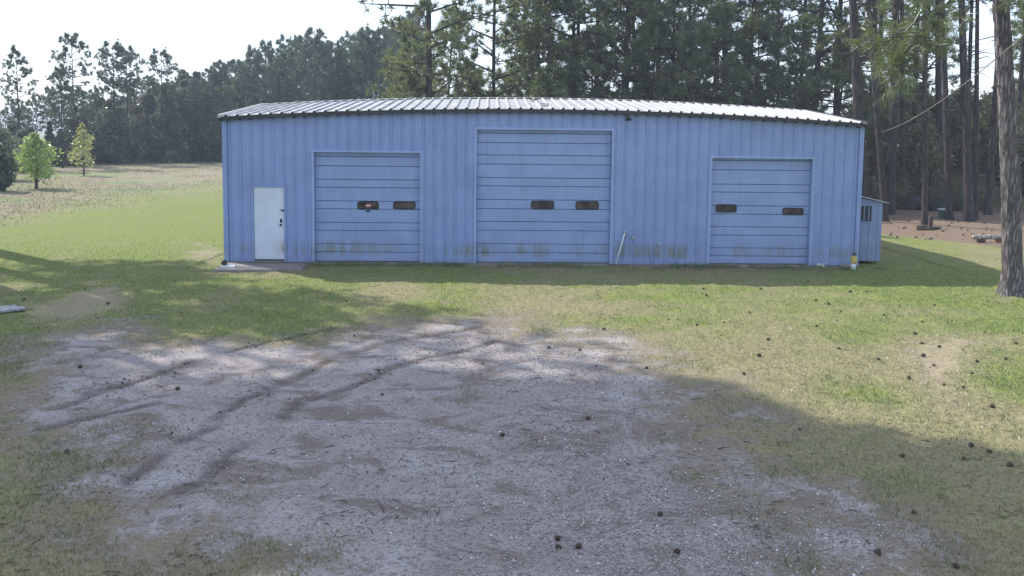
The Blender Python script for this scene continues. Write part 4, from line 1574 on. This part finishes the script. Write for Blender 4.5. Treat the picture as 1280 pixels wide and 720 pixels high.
# pale log on a short support, metal post
p = gp(1236, 303)
t = thing('fallen_log', 'pale peeling log lying across a short block near the big pine', 'log', (p[0], p[1], gz(p[0], p[1])), 0.1)
rl = random.Random(3)
pts = [(-0.62 + 0.2 * k, rl.uniform(-0.03, 0.03), 0.2 + rl.uniform(-0.015, 0.015)) for k in range(8)]
MB().tube(pts, [rl.uniform(0.06, 0.1) for _ in pts], 10).build('stem', 'pale_bark', t, True)
MB().box((-0.42, -0.1, -0.02), (-0.2, 0.12, 0.125)).build('support_block', 'dark_wood', t)
MB().box((0.3, -0.1, -0.02), (0.55, 0.12, 0.125)).build('support_block', 'rust_brown', t)
p = gp(1252, 299)
t = thing('metal_post', 'thin grey metal post leaning beside a rusty brown board', 'post', (p[0], p[1], gz(p[0], p[1]) - 0.05))
MB().tube([(0, 0, 0), (0.03, 0, 0.95)], 0.022, 8).build('post', 'grey_metal', t, True)
MB().box((-0.035, -0.04, 0.9), (0.09, 0.04, 0.99)).build('cap', 'grey_metal', t)
p = gp(1256, 300)
o = MB().box((-0.05, -0.02, -0.05), (0.06, 0.02, 0.45)).build('rusty_board', 'rust_brown')
o.location = (p[0], p[1], gz(p[0], p[1]))
tag(o, 'small rusty brown board upright beside the thin grey metal post', 'board')

# cable strung from the pines to the big pine
m = MB()
pa = at_depth(1088, 167, near_xy[1][1] - 0.25)
pb = at_depth(1335, -5, 15.0)
pts = []
for k in range(25):
    t = k / 24
    q = pa * (1 - t) + pb * t
    sag = 0.55 * 4 * t * (1 - t)
    pts.append((q[0], q[1], q[2] - sag))
m.tube(pts, 0.012, 6)
o = m.build('cable', 'cable_rubber', None, True)
tag(o, 'pale slack cable strung between the woods and the big pine', 'cable')

# ------------------------------------------------------------------ pine cones
CONE = []
for s in range(3):
    m = MB()
    rr = random.Random(s)
    m.blob((0, 0, 0.0), (0.042, 0.034, 0.034), s, 0.05, 10, 7)
    for k in range(26):
        t = k / 26
        a = k * 2.4
        r0 = 0.036 * math.sin(math.pi * (0.12 + 0.8 * t)) + 0.006
        xx = -0.045 + 0.09 * t
        cy, cz = math.cos(a), math.sin(a)
        m.quad((xx, cy * r0 * 0.6 - cz * 0.012, cz * r0 * 0.6 + cy * 0.012), (xx, cy * r0 * 0.6 + cz * 0.012, cz * r0 * 0.6 - cy * 0.012),
               (xx + 0.012, cy * r0 * 1.45, cz * r0 * 1.45))
    CONE.append(m.mesh('pine_cone', 'cone_brown'))
FORE = [(735, 527, 'pine cone on the gravel straight below the hose tap pipe'), (628, 544, 'reddish dark pine cone in the middle of the gravel'), (825, 643, 'big dark pine cone on pale gravel, above another near the picture bottom'),
        (697, 673, 'upper of two pine cones lying together in a brown straw patch'), (698, 684, 'lower of two pine cones lying together in a brown straw patch'),
        (846, 693, 'dark pine cone on gravel at the bottom of the picture below another'), (723, 685, 'small pine cone beside the pair in the straw patch'), (1097, 696, 'dark pine cone where gravel meets shaded grass'),
        (1195, 710, 'dark pine cone in shaded grass in the bottom right corner'), (100, 461, 'lone pine cone on pale gravel near the wheel ruts'), (222, 489, 'lone pine cone between the wheel ruts'), (84, 569, 'pine cone in the shaded grass left of the gravel')]
LAWN = [(879, 364), (951, 362), (883, 371), (984, 382), (937, 393), (905, 405), (871, 407), (1020, 375), (1036, 380), (1051, 390), (1083, 366), (1063, 366), (1047, 402), (1021, 408), (901, 420), (1125, 383),
        (1168, 382), (1105, 396), (1049, 436), (949, 446), (1144, 418), (1152, 430), (1174, 434), (1154, 444), (1167, 459), (1136, 475), (1098, 449), (1221, 454), (1204, 486), (1240, 510), (1180, 483),
        (1257, 450), (1270, 432), (1153, 404), (1231, 415), (755, 412), (725, 437), (745, 461), (604, 455), (478, 495), (443, 420), (433, 379), (808, 463), (686, 436), (106, 362), (30, 373), (14, 382),
        (27, 388), (135, 380), (1000, 540), (1214, 560), (1128, 569), (1237, 566), (1262, 584), (930, 470), (1205, 575), (1142, 640), (865, 352), (1010, 352), (1060, 420), (960, 425), (836, 400), (1190, 400), (1215, 470)]


def cone(px, py, lab, grp, s):
    p = gp(px, py)
    o = link('pine_cone', CONE[rf.randrange(3)])
    mk_ = masks(np.array([p[0]]), np.array([p[1]]))
    z = float(relief(np.array([p[0]]), np.array([p[1]]), mk_)[0])
    o.location = (p[0], p[1], z + 0.026 * s)
    o.scale = (s, s, s)
    o.rotation_euler = (rf.uniform(-0.3, 0.3), rf.uniform(-0.5, 0.5), rf.uniform(0, 6.28))
    tag(o, lab, 'pine cone', grp)


for px, py, lab in FORE:
    cone(px, py, lab, 'pine cones on the gravel drive', rf.uniform(0.62, 0.8))
for px, py in LAWN:
    cone(px, py, 'small dark pine cone scattered on the lawn around the gravel', 'pine cones scattered on the lawn', rf.uniform(0.35, 0.9))
for k in range(46):
    cone(rf.uniform(1104, 1245), rf.uniform(272, 300), 'pine cone lying on the brown needle floor under the pines', 'pine cones on the needle floor', rf.uniform(0.6, 1.0))

# ------------------------------------------------------------------ thin haze over the whole place
hz = MB().box((-1000, -160, -2.2), (1000, 1640, 27))
hm = bpy.data.materials.new('haze_air')
hm.use_nodes = True
hm.node_tree.nodes.clear()
hv = hm.node_tree.nodes.new('ShaderNodeVolumePrincipled')
hv.inputs['Color'].default_value = (0.72, 0.83, 1.0, 1)
hv.inputs['Density'].default_value = 0.0009
ho = hm.node_tree.nodes.new('ShaderNodeOutputMaterial')
hm.node_tree.links.new(hv.outputs[0], ho.inputs['Volume'])
M['haze_air'] = hm
hz.build('haze', 'haze_air', None, False, 'stuff')
